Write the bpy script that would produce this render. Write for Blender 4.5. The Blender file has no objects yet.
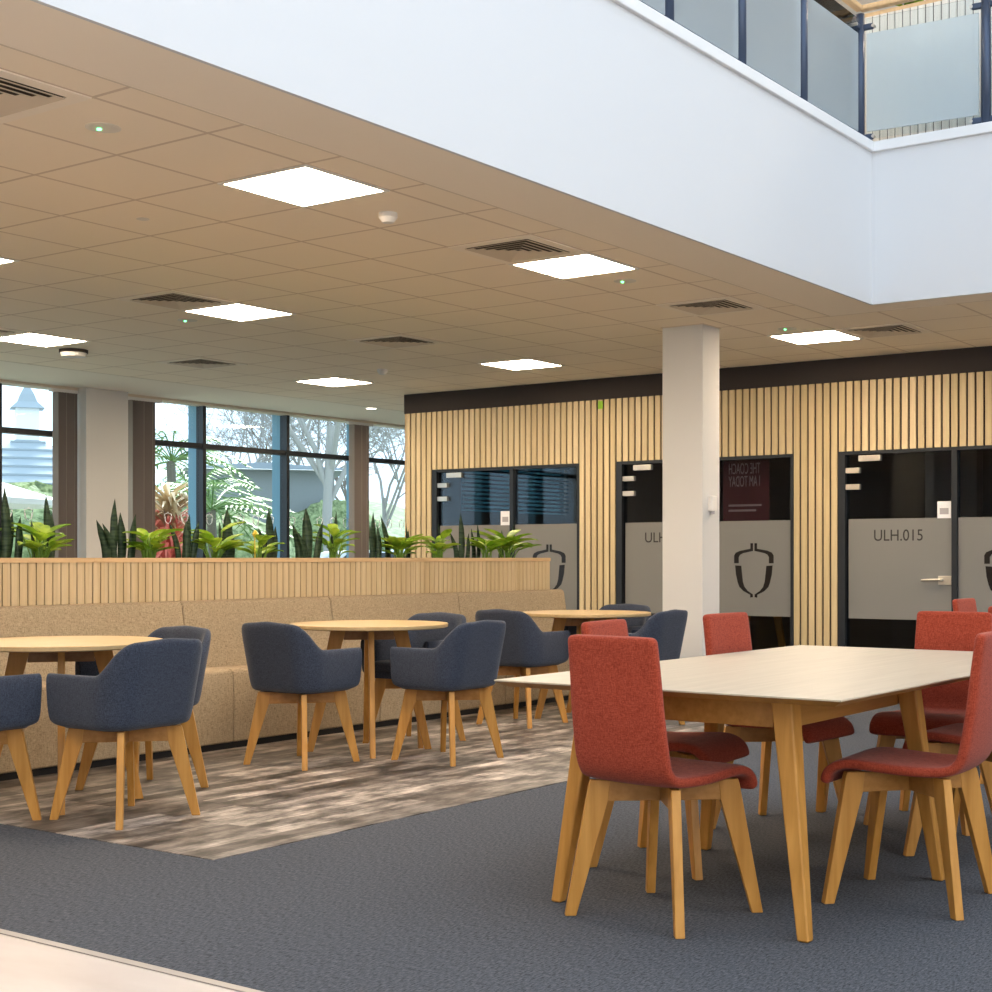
import bpy, bmesh, math, random
from mathutils import Vector, Matrix
random.seed(7)
C = bpy.context.scene.collection
PI = math.pi
H = 2.98                      # ceiling height
GX, GY = 5.2485, 5.0979       # centre of the ceiling tile grid's origin tile

# ------------------------------------------------------------------ materials
def mat(name, col, rough=0.6, metal=0.0, spec=0.3, emit=None, estr=0.0, sheen=0.0):
    m = bpy.data.materials.new(name); m.use_nodes = True
    b = m.node_tree.nodes['Principled BSDF']
    b.inputs['Base Color'].default_value = (*col, 1)
    b.inputs['Roughness'].default_value = rough
    b.inputs['Metallic'].default_value = metal
    b.inputs['Specular IOR Level'].default_value = spec
    if sheen:
        b.inputs['Sheen Weight'].default_value = sheen
    if emit:
        b.inputs['Emission Color'].default_value = (*emit, 1)
        b.inputs['Emission Strength'].default_value = estr
    return m

def N(m, t, **kw):
    n = m.node_tree.nodes.new(t)
    for k, v in kw.items(): setattr(n, k, v)
    return n
def L(m, a, b): m.node_tree.links.new(a, b)

def coords(m, scale=(1, 1, 1), world=False, rot=(0, 0, 0)):
    mp = N(m, 'ShaderNodeMapping'); mp.inputs['Scale'].default_value = scale; mp.inputs['Rotation'].default_value = rot
    if world:
        g = N(m, 'ShaderNodeNewGeometry'); L(m, g.outputs['Position'], mp.inputs['Vector'])
    else:
        g = N(m, 'ShaderNodeTexCoord'); L(m, g.outputs['Object'], mp.inputs['Vector'])
    return mp.outputs['Vector']

def noise_mix(m, c1, c2, scale=(1, 1, 1), nscale=5, detail=4, world=False, lo=0.35, hi=0.65, bump=0.0, rough=0.55):
    v = coords(m, scale, world)
    n = N(m, 'ShaderNodeTexNoise'); n.inputs['Scale'].default_value = nscale; n.inputs['Detail'].default_value = detail
    n.inputs['Roughness'].default_value = rough
    L(m, v, n.inputs['Vector'])
    r = N(m, 'ShaderNodeValToRGB')
    r.color_ramp.elements[0].position = lo; r.color_ramp.elements[0].color = (*c1, 1)
    r.color_ramp.elements[1].position = hi; r.color_ramp.elements[1].color = (*c2, 1)
    L(m, n.outputs['Fac'], r.inputs['Fac'])
    b = m.node_tree.nodes['Principled BSDF']
    L(m, r.outputs['Color'], b.inputs['Base Color'])
    if bump:
        bp = N(m, 'ShaderNodeBump'); bp.inputs['Strength'].default_value = bump; bp.inputs['Distance'].default_value = 0.004
        L(m, n.outputs['Fac'], bp.inputs['Height']); L(m, bp.outputs['Normal'], b.inputs['Normal'])
    return r.outputs['Color']

def wood(name, c1, c2, axis=2, rough=0.45, world=False, spec=0.3):
    m = mat(name, c1, rough, spec=spec)
    s = [22, 22, 22]; s[axis] = 1.3
    noise_mix(m, c1, c2, s, 1.6, 5, world, 0.3, 0.7, bump=0.05)
    return m

def slat_wood(name, axis, pitch, base, dark):
    m = mat(name, base, 0.5)
    g = N(m, 'ShaderNodeNewGeometry'); s = N(m, 'ShaderNodeSeparateXYZ'); L(m, g.outputs['Position'], s.inputs[0])
    a = N(m, 'ShaderNodeMath', operation='DIVIDE'); L(m, s.outputs[axis], a.inputs[0]); a.inputs[1].default_value = pitch
    f = N(m, 'ShaderNodeMath', operation='FLOOR'); L(m, a.outputs[0], f.inputs[0])
    w = N(m, 'ShaderNodeTexWhiteNoise', noise_dimensions='1D'); L(m, f.outputs[0], w.inputs['W'])
    mix = N(m, 'ShaderNodeMix', data_type='RGBA'); mix.inputs['A'].default_value = (*base, 1); mix.inputs['B'].default_value = (*dark, 1)
    L(m, w.outputs['Value'], mix.inputs['Factor'])
    v = coords(m, (28, 28, 1.5), True)
    n = N(m, 'ShaderNodeTexNoise'); n.inputs['Scale'].default_value = 1.5; n.inputs['Detail'].default_value = 4; L(m, v, n.inputs['Vector'])
    m2 = N(m, 'ShaderNodeMix', data_type='RGBA', blend_type='MULTIPLY'); m2.inputs['Factor'].default_value = 0.35
    L(m, mix.outputs['Result'], m2.inputs['A']); L(m, n.outputs['Fac'], m2.inputs['B'])
    L(m, m2.outputs['Result'], m.node_tree.nodes['Principled BSDF'].inputs['Base Color'])
    return m

def glass(name, tint=(1, 1, 1), boost=1.0):
    m = bpy.data.materials.new(name); m.use_nodes = True
    nt = m.node_tree; nt.nodes.remove(nt.nodes['Principled BSDF'])
    out = nt.nodes['Material Output']
    t = N(m, 'ShaderNodeBsdfTransparent'); t.inputs[0].default_value = (*tint, 1)
    g = N(m, 'ShaderNodeBsdfGlossy'); g.inputs['Roughness'].default_value = 0.0
    fr = N(m, 'ShaderNodeFresnel'); fr.inputs[0].default_value = 1.5
    mu = N(m, 'ShaderNodeMath', operation='MULTIPLY'); mu.inputs[1].default_value = boost; L(m, fr.outputs[0], mu.inputs[0])
    mx = N(m, 'ShaderNodeMixShader'); L(m, mu.outputs[0], mx.inputs[0]); L(m, t.outputs[0], mx.inputs[1]); L(m, g.outputs[0], mx.inputs[2])
    L(m, mx.outputs[0], out.inputs['Surface'])
    return m

def frosted(name, col, clear=0.15, trans=0.4, tint=(1, 1, 1)):
    m = bpy.data.materials.new(name); m.use_nodes = True
    nt = m.node_tree; nt.nodes.remove(nt.nodes['Principled BSDF']); out = nt.nodes['Material Output']
    d = N(m, 'ShaderNodeBsdfDiffuse'); d.inputs[0].default_value = (*col, 1)
    tr = N(m, 'ShaderNodeBsdfTranslucent'); tr.inputs[0].default_value = (*col, 1)
    t = N(m, 'ShaderNodeBsdfTransparent'); t.inputs[0].default_value = (*tint, 1)
    a = N(m, 'ShaderNodeMixShader'); a.inputs[0].default_value = trans; L(m, d.outputs[0], a.inputs[1]); L(m, tr.outputs[0], a.inputs[2])
    b = N(m, 'ShaderNodeMixShader'); b.inputs[0].default_value = clear; L(m, a.outputs[0], b.inputs[1]); L(m, t.outputs[0], b.inputs[2])
    L(m, b.outputs[0], out.inputs['Surface'])
    return m

M = {}
M['white'] = mat('white_paint', (0.72, 0.73, 0.74), 0.75, spec=0.15)
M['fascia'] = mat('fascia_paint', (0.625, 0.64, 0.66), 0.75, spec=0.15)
M['cream'] = mat('cream_paint', (0.66, 0.65, 0.63), 0.75, spec=0.15)
M['soffit'] = mat('soffit_paint', (0.92, 0.83, 0.70), 0.85, spec=0.1)
M['charcoal'] = mat('charcoal_paint', (0.05, 0.042, 0.04), 0.85, spec=0.1)
M['slat_back'] = mat('black_backing', (0.02, 0.012, 0.012), 0.9, spec=0.1)
M['slat_wall'] = slat_wood('oak_slats_wall', 1, 0.0752, (0.76, 0.61, 0.37), (0.64, 0.50, 0.28))
M['slat_planter'] = slat_wood('oak_slats_planter', 0, 0.055, (0.72, 0.56, 0.34), (0.62, 0.46, 0.26))
M['slat_pale'] = slat_wood('pale_slats', 1, 0.055, (0.88, 0.84, 0.76), (0.80, 0.76, 0.68))
M['oak_trim'] = wood('oak_trim', (0.56, 0.37, 0.19), (0.68, 0.47, 0.26), 0)
M['oak_leg'] = wood('honey_oak', (0.40, 0.18, 0.032), (0.55, 0.27, 0.062), 2, 0.4)
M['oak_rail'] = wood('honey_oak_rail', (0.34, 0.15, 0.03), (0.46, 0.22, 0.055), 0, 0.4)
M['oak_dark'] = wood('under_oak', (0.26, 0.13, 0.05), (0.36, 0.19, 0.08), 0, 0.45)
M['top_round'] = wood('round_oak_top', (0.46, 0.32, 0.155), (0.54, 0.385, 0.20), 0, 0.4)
M['top_rect'] = wood('pale_oak_top', (0.45, 0.365, 0.265), (0.52, 0.43, 0.32), 0, 0.4)
M['black'] = mat('black_plastic', (0.012, 0.012, 0.013), 0.5)
M['frame'] = mat('anthracite_frame', (0.018, 0.022, 0.028), 0.4)
M['mullion'] = mat('skylit_mullion', (0.15, 0.29, 0.38), 0.45)  # sky light on the mullion sides is put into this colour
M['post'] = mat('slate_blue_metal', (0.055, 0.075, 0.12), 0.35, 0.3)
M['steel'] = mat('brushed_steel', (0.62, 0.58, 0.52), 0.35, 0.9)
M['whiteplastic'] = mat('white_plastic', (0.78, 0.76, 0.72), 0.45)
M['louvre'] = mat('louvre_paint', (0.70, 0.60, 0.47), 0.6)
M['dark_void'] = mat('dark_void', (0.09, 0.07, 0.05), 0.9)
M['blind'] = mat('brown_blind_fabric', (0.20, 0.165, 0.145), 0.8)
M['blind_lit'] = mat('lit_blind_fabric', (0.30, 0.26, 0.23), 0.8)  # paler copy of the blind fabric, light on the vanes put into colour
M['paper'] = mat('paper', (0.82, 0.82, 0.84), 0.8)
M['greyprint'] = mat('grey_print', (0.40, 0.38, 0.40), 0.8)
M['letter'] = mat('dark_lettering', (0.045, 0.042, 0.04), 0.6)
M['logo'] = mat('dark_logo_cutout', (0.012, 0.010, 0.010), 0.25)
M['logowhite'] = mat('white_logo_film', (0.85, 0.88, 0.90), 0.7)
M['green_tab'] = mat('green_tab', (0.25, 0.50, 0.03), 0.6)
M['poster'] = mat('maroon_poster', (0.13, 0.012, 0.018), 0.5)
M['posterink'] = mat('poster_lettering', (0.6, 0.4, 0.4), 0.6)
M['led'] = mat('green_led', (0.1, 0.8, 0.2), 0.5, emit=(0.1, 1, 0.3), estr=6)
M['panel'] = mat('light_diffuser', (0.9, 0.85, 0.8), 0.5, emit=(1.0, 0.80, 0.58), estr=40.0)
M['downlight'] = mat('downlight_glow', (0.9, 0.85, 0.8), 0.5, emit=(1.0, 0.88, 0.72), estr=5.0)
M['room_wall'] = mat('meeting_room_wall', (0.16, 0.14, 0.12), 0.8)
M['room_pale'] = mat('meeting_room_partition', (0.42, 0.38, 0.33), 0.8)
M['soil'] = mat('dark_soil', (0.025, 0.018, 0.012), 0.95)
M['brick'] = mat('outer_wall', (0.45, 0.42, 0.40), 0.85)
M['strip'] = mat('floor_trim_metal', (0.36, 0.33, 0.30), 0.4, 0.3)
M['glass'] = glass('clear_glass')
M['glass_door'] = glass('door_glass', (0.72, 0.76, 0.80), 0.5)
M['glass_rail'] = glass('balustrade_glass', (0.95, 0.985, 1.0), 1.0)
M['glass_win'] = glass('window_glass', (0.90, 0.97, 0.99), 0.035)
M['frost'] = frosted('frosted_film', (0.29, 0.285, 0.275), 0.06, 0.25)
M['frost_rail'] = frosted('frosted_balustrade', (0.80, 0.88, 0.93), 0.5, 0.5, (0.95, 0.98, 1.0))

def fabric(name, c1, c2, scale, sheen=0.15, bump=0.5, lo=0.3, hi=0.7):
    m = mat(name, c1, 0.9, spec=0.1, sheen=sheen)
    v = coords(m, (scale, scale, scale))
    n1 = N(m, 'ShaderNodeTexNoise'); n1.inputs['Scale'].default_value = 1.0; n1.inputs['Detail'].default_value = 3
    v2 = coords(m, (scale * 0.25, scale * 0.25, scale * 2.2))
    n2 = N(m, 'ShaderNodeTexNoise'); n2.inputs['Scale'].default_value = 1.0; n2.inputs['Detail'].default_value = 2
    v3 = coords(m, (scale * 1.6, scale * 1.6, scale * 0.2))
    n3 = N(m, 'ShaderNodeTexNoise'); n3.inputs['Scale'].default_value = 1.0; n3.inputs['Detail'].default_value = 2
    L(m, v, n1.inputs['Vector']); L(m, v2, n2.inputs['Vector']); L(m, v3, n3.inputs['Vector'])
    a = N(m, 'ShaderNodeMath', operation='ADD'); L(m, n1.outputs['Fac'], a.inputs[0]); L(m, n2.outputs['Fac'], a.inputs[1])
    a2 = N(m, 'ShaderNodeMath', operation='ADD'); L(m, a.outputs[0], a2.inputs[0]); L(m, n3.outputs['Fac'], a2.inputs[1])
    d = N(m, 'ShaderNodeMath', operation='DIVIDE'); d.inputs[1].default_value = 3; L(m, a2.outputs[0], d.inputs[0])
    r = N(m, 'ShaderNodeValToRGB'); r.color_ramp.elements[0].position = lo + 0.08; r.color_ramp.elements[1].position = hi - 0.08
    r.color_ramp.elements[0].color = (*c1, 1); r.color_ramp.elements[1].color = (*c2, 1)
    L(m, d.outputs[0], r.inputs['Fac'])
    b = m.node_tree.nodes['Principled BSDF']; L(m, r.outputs['Color'], b.inputs['Base Color'])
    bp = N(m, 'ShaderNodeBump'); bp.inputs['Strength'].default_value = bump; bp.inputs['Distance'].default_value = 0.002
    L(m, d.outputs[0], bp.inputs['Height']); L(m, bp.outputs['Normal'], b.inputs['Normal'])
    return m
M['navy'] = fabric('navy_tweed', (0.017, 0.022, 0.036), (0.060, 0.072, 0.104), 260)
M['red'] = fabric('brick_red_wool', (0.20, 0.024, 0.010), (0.39, 0.072, 0.037), 240, 0.1)
M['tan'] = fabric('tan_weave', (0.24, 0.175, 0.105), (0.47, 0.37, 0.245), 150, 0.05, 0.5)

def carpet():
    m = mat('grey_carpet', (0.1, 0.1, 0.11), 0.95, spec=0.05)
    c = noise_mix(m, (0.024, 0.026, 0.031), (0.130, 0.136, 0.151), (26, 80, 1), 1.9, 6, True, 0.32, 0.68, bump=0.6, rough=0.7)
    return m
M['carpet'] = carpet()

def lvt():
    m = mat('distressed_planks', (0.3, 0.25, 0.2), 0.45, spec=0.3)
    v = coords(m, (1, 1, 1), True)
    br = N(m, 'ShaderNodeTexBrick'); L(m, v, br.inputs['Vector'])
    br.offset = 0.37; br.inputs['Scale'].default_value = 1; br.inputs['Brick Width'].default_value = 0.95; br.inputs['Row Height'].default_value = 0.11
    br.inputs['Mortar Size'].default_value = 0.0015; br.inputs['Bias'].default_value = 0.0
    br.inputs['Color1'].default_value = (0.055, 0.049, 0.045, 1); br.inputs['Color2'].default_value = (0.31, 0.285, 0.265, 1); br.inputs['Mortar'].default_value = (0.08, 0.06, 0.05, 1)
    v2 = coords(m, (3.0, 6.0, 1), True)
    n = N(m, 'ShaderNodeTexNoise'); n.inputs['Scale'].default_value = 1.3; n.inputs['Detail'].default_value = 6; n.inputs['Roughness'].default_value = 0.62; L(m, v2, n.inputs['Vector'])
    r = N(m, 'ShaderNodeValToRGB'); r.color_ramp.elements[0].position = 0.40; r.color_ramp.elements[1].position = 0.66
    r.color_ramp.elements[0].color = (0.42, 0.39, 0.37, 1); r.color_ramp.elements[1].color = (2.3, 2.15, 2.0, 1)
    L(m, n.outputs['Fac'], r.inputs['Fac'])
    v3 = coords(m, (6, 80, 1), True)
    n3 = N(m, 'ShaderNodeTexNoise'); n3.inputs['Scale'].default_value = 1.0; n3.inputs['Detail'].default_value = 4; L(m, v3, n3.inputs['Vector'])
    r3 = N(m, 'ShaderNodeValToRGB'); r3.color_ramp.elements[0].position = 0.3; r3.color_ramp.elements[1].position = 0.65
    r3.color_ramp.elements[0].color = (0.6, 0.6, 0.6, 1); r3.color_ramp.elements[1].color = (1.1, 1.1, 1.1, 1); L(m, n3.outputs['Fac'], r3.inputs['Fac'])
    a = N(m, 'ShaderNodeMix', data_type='RGBA', blend_type='MULTIPLY'); a.inputs['Factor'].default_value = 1
    L(m, br.outputs['Color'], a.inputs['A']); L(m, r.outputs['Color'], a.inputs['B'])
    b = N(m, 'ShaderNodeMix', data_type='RGBA', blend_type='MULTIPLY'); b.inputs['Factor'].default_value = 1
    L(m, a.outputs['Result'], b.inputs['A']); L(m, r3.outputs['Color'], b.inputs['B'])
    L(m, b.outputs['Result'], m.node_tree.nodes['Principled BSDF'].inputs['Base Color'])
    return m
M['lvt'] = lvt()
def laminate():
    m = mat('pale_laminate', (0.7, 0.6, 0.55), 0.35, spec=0.4)
    noise_mix(m, (0.42, 0.35, 0.31), (0.50, 0.44, 0.40), (3, 1.0, 1), 1.2, 4, True, 0.35, 0.65)
    return m
M['laminate'] = laminate()

def tiles():
    m = mat('ceiling_tiles', (0.70, 0.64, 0.57), 0.9, spec=0.1)
    g = N(m, 'ShaderNodeNewGeometry'); s = N(m, 'ShaderNodeSeparateXYZ'); L(m, g.outputs['Position'], s.inputs[0])
    outs = []
    for i, o in ((0, GX), (1, GY)):
        a = N(m, 'ShaderNodeMath', operation='SUBTRACT'); L(m, s.outputs[i], a.inputs[0]); a.inputs[1].default_value = o - 0.3 - 60
        d = N(m, 'ShaderNodeMath', operation='DIVIDE'); L(m, a.outputs[0], d.inputs[0]); d.inputs[1].default_value = 0.6
        f = N(m, 'ShaderNodeMath', operation='FRACT'); L(m, d.outputs[0], f.inputs[0])
        h = N(m, 'ShaderNodeMath', operation='SUBTRACT'); L(m, f.outputs[0], h.inputs[0]); h.inputs[1].default_value = 0.5
        b = N(m, 'ShaderNodeMath', operation='ABSOLUTE'); L(m, h.outputs[0], b.inputs[0])
        outs.append(b.outputs[0])
    mx = N(m, 'ShaderNodeMath', operation='MAXIMUM'); L(m, outs[0], mx.inputs[0]); L(m, outs[1], mx.inputs[1])
    gt = N(m, 'ShaderNodeMath', operation='GREATER_THAN'); L(m, mx.outputs[0], gt.inputs[0]); gt.inputs[1].default_value = 0.484
    mix = N(m, 'ShaderNodeMix', data_type='RGBA'); L(m, gt.outputs[0], mix.inputs['Factor'])
    mix.inputs['A'].default_value = (0.93, 0.82, 0.66, 1); mix.inputs['B'].default_value = (0.70, 0.58, 0.45, 1)
    b = m.node_tree.nodes['Principled BSDF']; L(m, mix.outputs['Result'], b.inputs['Base Color'])
    inv = N(m, 'ShaderNodeMath', operation='SUBTRACT'); inv.inputs[0].default_value = 1; L(m, gt.outputs[0], inv.inputs[1])
    bp = N(m, 'ShaderNodeBump'); bp.inputs['Strength'].default_value = 0.3; bp.inputs['Distance'].default_value = 0.004
    L(m, inv.outputs[0], bp.inputs['Height']); L(m, bp.outputs['Normal'], b.inputs['Normal'])
    return m
M['tiles'] = tiles()

def leafmat(name, c1, c2, s=14, sc=(1, 1, 1), trans=0.25):
    m = mat(name, c1, 0.45, spec=0.35)
    noise_mix(m, c1, c2, sc, s, 3, True, 0.4, 0.6)
    m.node_tree.nodes['Principled BSDF'].inputs['Subsurface Weight'].default_value = 0.0
    nt = m.node_tree; b = nt.nodes['Principled BSDF']; out = nt.nodes['Material Output']
    tr = N(m, 'ShaderNodeBsdfTranslucent')
    src = b.inputs['Base Color'].links[0].from_socket; L(m, src, tr.inputs[0])
    mx = N(m, 'ShaderNodeMixShader'); mx.inputs[0].default_value = trans; L(m, b.outputs[0], mx.inputs[1]); L(m, tr.outputs[0], mx.inputs[2])
    L(m, mx.outputs[0], out.inputs['Surface'])
    return m
M['snake'] = leafmat('snake_leaf', (0.012, 0.035, 0.018), (0.05, 0.085, 0.04), 6, (1, 1, 9), 0.1)
M['lime'] = leafmat('lime_leaf', (0.14, 0.30, 0.015), (0.36, 0.52, 0.05), 9, (1, 1, 1), 0.35)
M['stemgreen'] = mat('green_stem', (0.14, 0.26, 0.03), 0.5)
M['palm'] = leafmat('palm_leaf', (0.10, 0.21, 0.06), (0.28, 0.42, 0.14), 3)
M['cordy'] = leafmat('cordyline_leaf', (0.62, 0.12, 0.10), (0.80, 0.28, 0.20), 5)
M['cordy_dry'] = leafmat('dry_leaf', (0.45, 0.30, 0.15), (0.55, 0.42, 0.25), 5)
M['bark'] = mat('pale_bark', (0.34, 0.33, 0.31), 0.9)
M['bark_dark'] = mat('dark_bark', (0.20, 0.18, 0.16), 0.9)
M['grass'] = mat('lawn', (0.1, 0.16, 0.05), 0.95); noise_mix(M['grass'], (0.22, 0.24, 0.18), (0.32, 0.33, 0.26), (1, 1, 1), 1.5, 6, True)
M['hill'] = mat('scrub_bank', (0.1, 0.16, 0.05), 0.95); noise_mix(M['hill'], (0.14, 0.18, 0.10), (0.30, 0.34, 0.22), (1, 1, 1), 2.5, 8, True)
M['roof'] = mat('slate_roof', (0.31, 0.35, 0.38), 0.7)
M['grey_clad'] = mat('grey_render', (0.27, 0.29, 0.30), 0.8)
M['hedge'] = mat('hedge_green', (0.05, 0.1, 0.04), 0.9); noise_mix(M['hedge'], (0.07, 0.11, 0.04), (0.30, 0.36, 0.18), (1, 1, 1), 9, 6, True, bump=1.0)
M['car'] = mat('silver_car_paint', (0.55, 0.58, 0.62), 0.3, 0.3)
M['carglass'] = mat('car_window', (0.03, 0.04, 0.05), 0.1)
M['canvas'] = mat('white_canvas', (0.8, 0.8, 0.8), 0.8)

# ------------------------------------------------------------------ mesh helpers
class MB:
    def __init__(s): s.v = []; s.f = []
    def add(s, vs, fs):
        o = len(s.v); s.v += [tuple(p) for p in vs]; s.f += [tuple(i + o for i in f) for f in fs]
        return s
    def box(s, x0, x1, y0, y1, z0, z1):
        vs = [(x, y, z) for x in (x0, x1) for y in (y0, y1) for z in (z0, z1)]
        return s.add(vs, [(0, 1, 3, 2), (4, 6, 7, 5), (0, 4, 5, 1), (2, 3, 7, 6), (0, 2, 6, 4), (1, 5, 7, 3)])
    def prism(s, poly, axis, a, b, mp=None):
        """poly: list of (p,q); axis 0: (a|b,p,q); 1: (p,a|b,q); 2: (p,q,a|b)"""
        def P(p, q, t):
            return (t, p, q) if axis == 0 else (p, t, q) if axis == 1 else (p, q, t)
        n = len(poly); vs = [P(p, q, a) for p, q in poly] + [P(p, q, b) for p, q in poly]
        if mp: vs = [mp @ Vector(v) for v in vs]
        return s.add(vs, [tuple(range(n))[::-1], tuple(range(n, 2 * n))] + [(i, (i + 1) % n, n + (i + 1) % n, n + i) for i in range(n)])
    def loft(s, rings, cap=True, closed=True):
        n = len(rings[0]); vs = [p for r in rings for p in r]; fs = []
        for k in range(len(rings) - 1):
            for i in range(n if closed else n - 1):
                j = (i + 1) % n
                fs.append((k * n + i, k * n + j, (k + 1) * n + j, (k + 1) * n + i))
        if cap: fs += [tuple(range(n))[::-1], tuple((len(rings) - 1) * n + i for i in range(n))]
        return s.add(vs, fs)
    def tube(s, pts, rad, n=8, cap=True):
        pts = [Vector(p) for p in pts]; rings = []
        rs = rad if isinstance(rad, (list, tuple)) else [rad] * len(pts)
        u = None
        for i, p in enumerate(pts):
            d = (pts[min(i + 1, len(pts) - 1)] - pts[max(i - 1, 0)]).normalized()
            if u is None:
                u = d.cross(Vector((0, 0, 1)));
                if u.length < 1e-3: u = Vector((1, 0, 0))
            u = (u - d * u.dot(d)).normalized(); w = d.cross(u)
            rings.append([p + (u * math.cos(a) + w * math.sin(a)) * rs[i] for a in [2 * PI * k / n for k in range(n)]])
        return s.loft(rings, cap)
    def bar(s, a, b, w, d):
        """square-section bar a->b"""
        a, b = Vector(a), Vector(b); t = (b - a).normalized(); u = t.cross(Vector((0, 0, 1)))
        if u.length < 1e-3: u = Vector((1, 0, 0))
        u.normalize(); v = t.cross(u)
        R = [[p + u * (w / 2) * i + v * (d / 2) * j for i, j in ((-1, -1), (1, -1), (1, 1), (-1, 1))] for p in (a, b)]
        return s.loft(R)
    def build(s, name, m, parent=None, smooth=False, bevel=0, seg=2, sub=0, loc=None):
        me = bpy.data.meshes.new(name); me.from_pydata(s.v, [], s.f)
        bm = bmesh.new(); bm.from_mesh(me); bmesh.ops.recalc_face_normals(bm, faces=bm.faces); bm.to_mesh(me); bm.free()
        me.materials.append(m)
        o = bpy.data.objects.new(name, me); C.objects.link(o)
        if smooth: me.shade_smooth()
        if bevel:
            md = o.modifiers.new('b', 'BEVEL'); md.width = bevel; md.segments = seg; md.limit_method = 'ANGLE'; md.angle_limit = math.radians(35)
            if not smooth: me.shade_smooth(); md.harden_normals = True
        if sub:
            md = o.modifiers.new('s', 'SUBSURF'); md.levels = sub; md.render_levels = sub
        if parent: o.parent = parent
        if loc: o.location = loc
        return o

def tag(o, label=None, cat=None, group=None, kind=None):
    for k, v in (('label', label), ('category', cat), ('group', group), ('kind', kind)):
        if v: o[k] = v
    return o
def empty(name, loc=(0, 0, 0), rz=0.0, **kw):
    o = bpy.data.objects.new(name, None); C.objects.link(o); o.empty_display_size = 0.1
    o.location = loc; o.rotation_euler = (0, 0, rz); return tag(o, **kw)
def copy_tree(o, parent=None):
    c = o.copy(); C.objects.link(c)
    if parent: c.parent = parent
    for ch in list(o.children): copy_tree(ch, c)
    return c
def struct(name, mb, m, label=None, parent=None, **kw):
    o = mb.build(name, m, parent, **kw)
    if parent is None: tag(o, label, None, None, 'structure')
    return o

# ------------------------------------------------------------------ setting: floor
SP = 0.0752                # slat pitch
B1 = 137 * SP              # far edge of the first glazed opening
XW, YE = 12.62, B1 + 5 * SP + .012      # slatted wall plane and its far end
YWIN = 13.25               # window wall
EX, EY = 10.04, 4.11       # inner corner of the atrium void
X0, X1, Y0 = -4.0, 17.0, -6.0

o = struct('floor', MB().box(X0, X1, Y0, YWIN + .3, -0.1, 0.0), M['carpet'], 'grey streaked carpet across the hall')
o = struct('trim_1', MB().box(3.85, 9.9, 4.215, 7.14, -0.02, 0.003), M['lvt'], 'distressed brown plank flooring under the round tables')
o = struct('trim_2', MB().box(X0, 2.715, Y0, YWIN, -0.02, 0.003).box(2.745, X1 - .1, Y0, -1.2, -.02, .003), M['laminate'], 'pale laminate flooring at the near corner, extended unseen to bounce light')  # laminate carried on out of view to bounce daylight onto the ceiling
o = struct('trim_3', MB().box(2.715, 2.745, Y0, YWIN, -0.02, 0.007), M['strip'], 'thin metal strip where laminate meets carpet')

# ceiling
cb = MB()
cb.box(X0, X1, 4.57, 11.9, H, H + 0.05)
cb.box(10.35, X1, Y0, 4.57, H, H + 0.05)
struct('ceiling', cb, M['tiles'], 'suspended ceiling of square beige tiles')
cm = MB()
cm.box(X0, 10.35, EY + .02, 4.57, H - 0.001, H + 0.05)
cm.box(EX + .02, 10.35, Y0, EY + .02, H - 0.001, H + 0.05)
cm.box(X0, X1, 11.9, YWIN + .3, H - 0.001, H + 0.05)
struct('ceiling', cm, M['soffit'], 'plain plaster margin around the tiled ceiling')
struct('trim_6', MB().box(X0, 10.35, 4.564, 4.576, H - .002, H + .02).box(10.344, 10.356, Y0, 4.564, H - .002, H + .02).box(X0, X1, 11.893, 11.905, H - .002, H + .02), M['louvre'], 'thin edge trim between ceiling tiles and plaster margin')
# atrium fascia and upper floor
fa = MB().box(X0, EX, EY, EY + .02, H - .001, 4.13).box(EX, EX + .02, Y0, EY + .02, H - .001, 4.13).box(X0, EX + .02, EY + .02, 4.41, H + .06, 4.13).box(EX + .02, 10.34, Y0, 4.41, H + .06, 4.13)
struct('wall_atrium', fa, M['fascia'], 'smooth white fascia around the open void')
lip = MB().box(X0, EX - .02, EY - .025, 4.43, 4.075, 4.15).box(EX - .025, 10.36, Y0, 4.43, 4.075, 4.15)
struct('trim_4', lip, M['white'], 'white coping lip along the top of the fascia', bevel=0.008)
struct('floor_upper', MB().box(X0, X1, 4.41, YWIN + .3, H + .1, 4.10).box(10.34, X1, Y0, 4.41, H + .1, 4.10), M['cream'], 'upper storey floor slab')
up = MB().box(X0, X1, 9.0, 9.2, 4.1, 7.6).box(14.5, 14.7, Y0, 9.0, 4.1, 7.6)
struct('wall_upper', up, M['cream'], 'upper storey walls beyond the balustrade')
uc = MB().box(X0, X1, 4.41, 9.2, 7.0, 7.1).box(10.34, X1, Y0, 4.41, 7.0, 7.1)
struct('ceiling_upper', uc, M['cream'], 'upper storey ceiling')
bw = MB().box(X0 - .2, X0, Y0, YWIN + .3, 0, 7.6).box(X0, X1, Y0 - .2, Y0, 0, 7.6)
struct('wall_back', bw, M['white'], 'plain white walls behind the viewpoint')
struct('wall_east', MB().box(X1, X1 + .2, Y0, YWIN + .3, 0, 7.6), M['cream'], 'end wall of the corridor')

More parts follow.
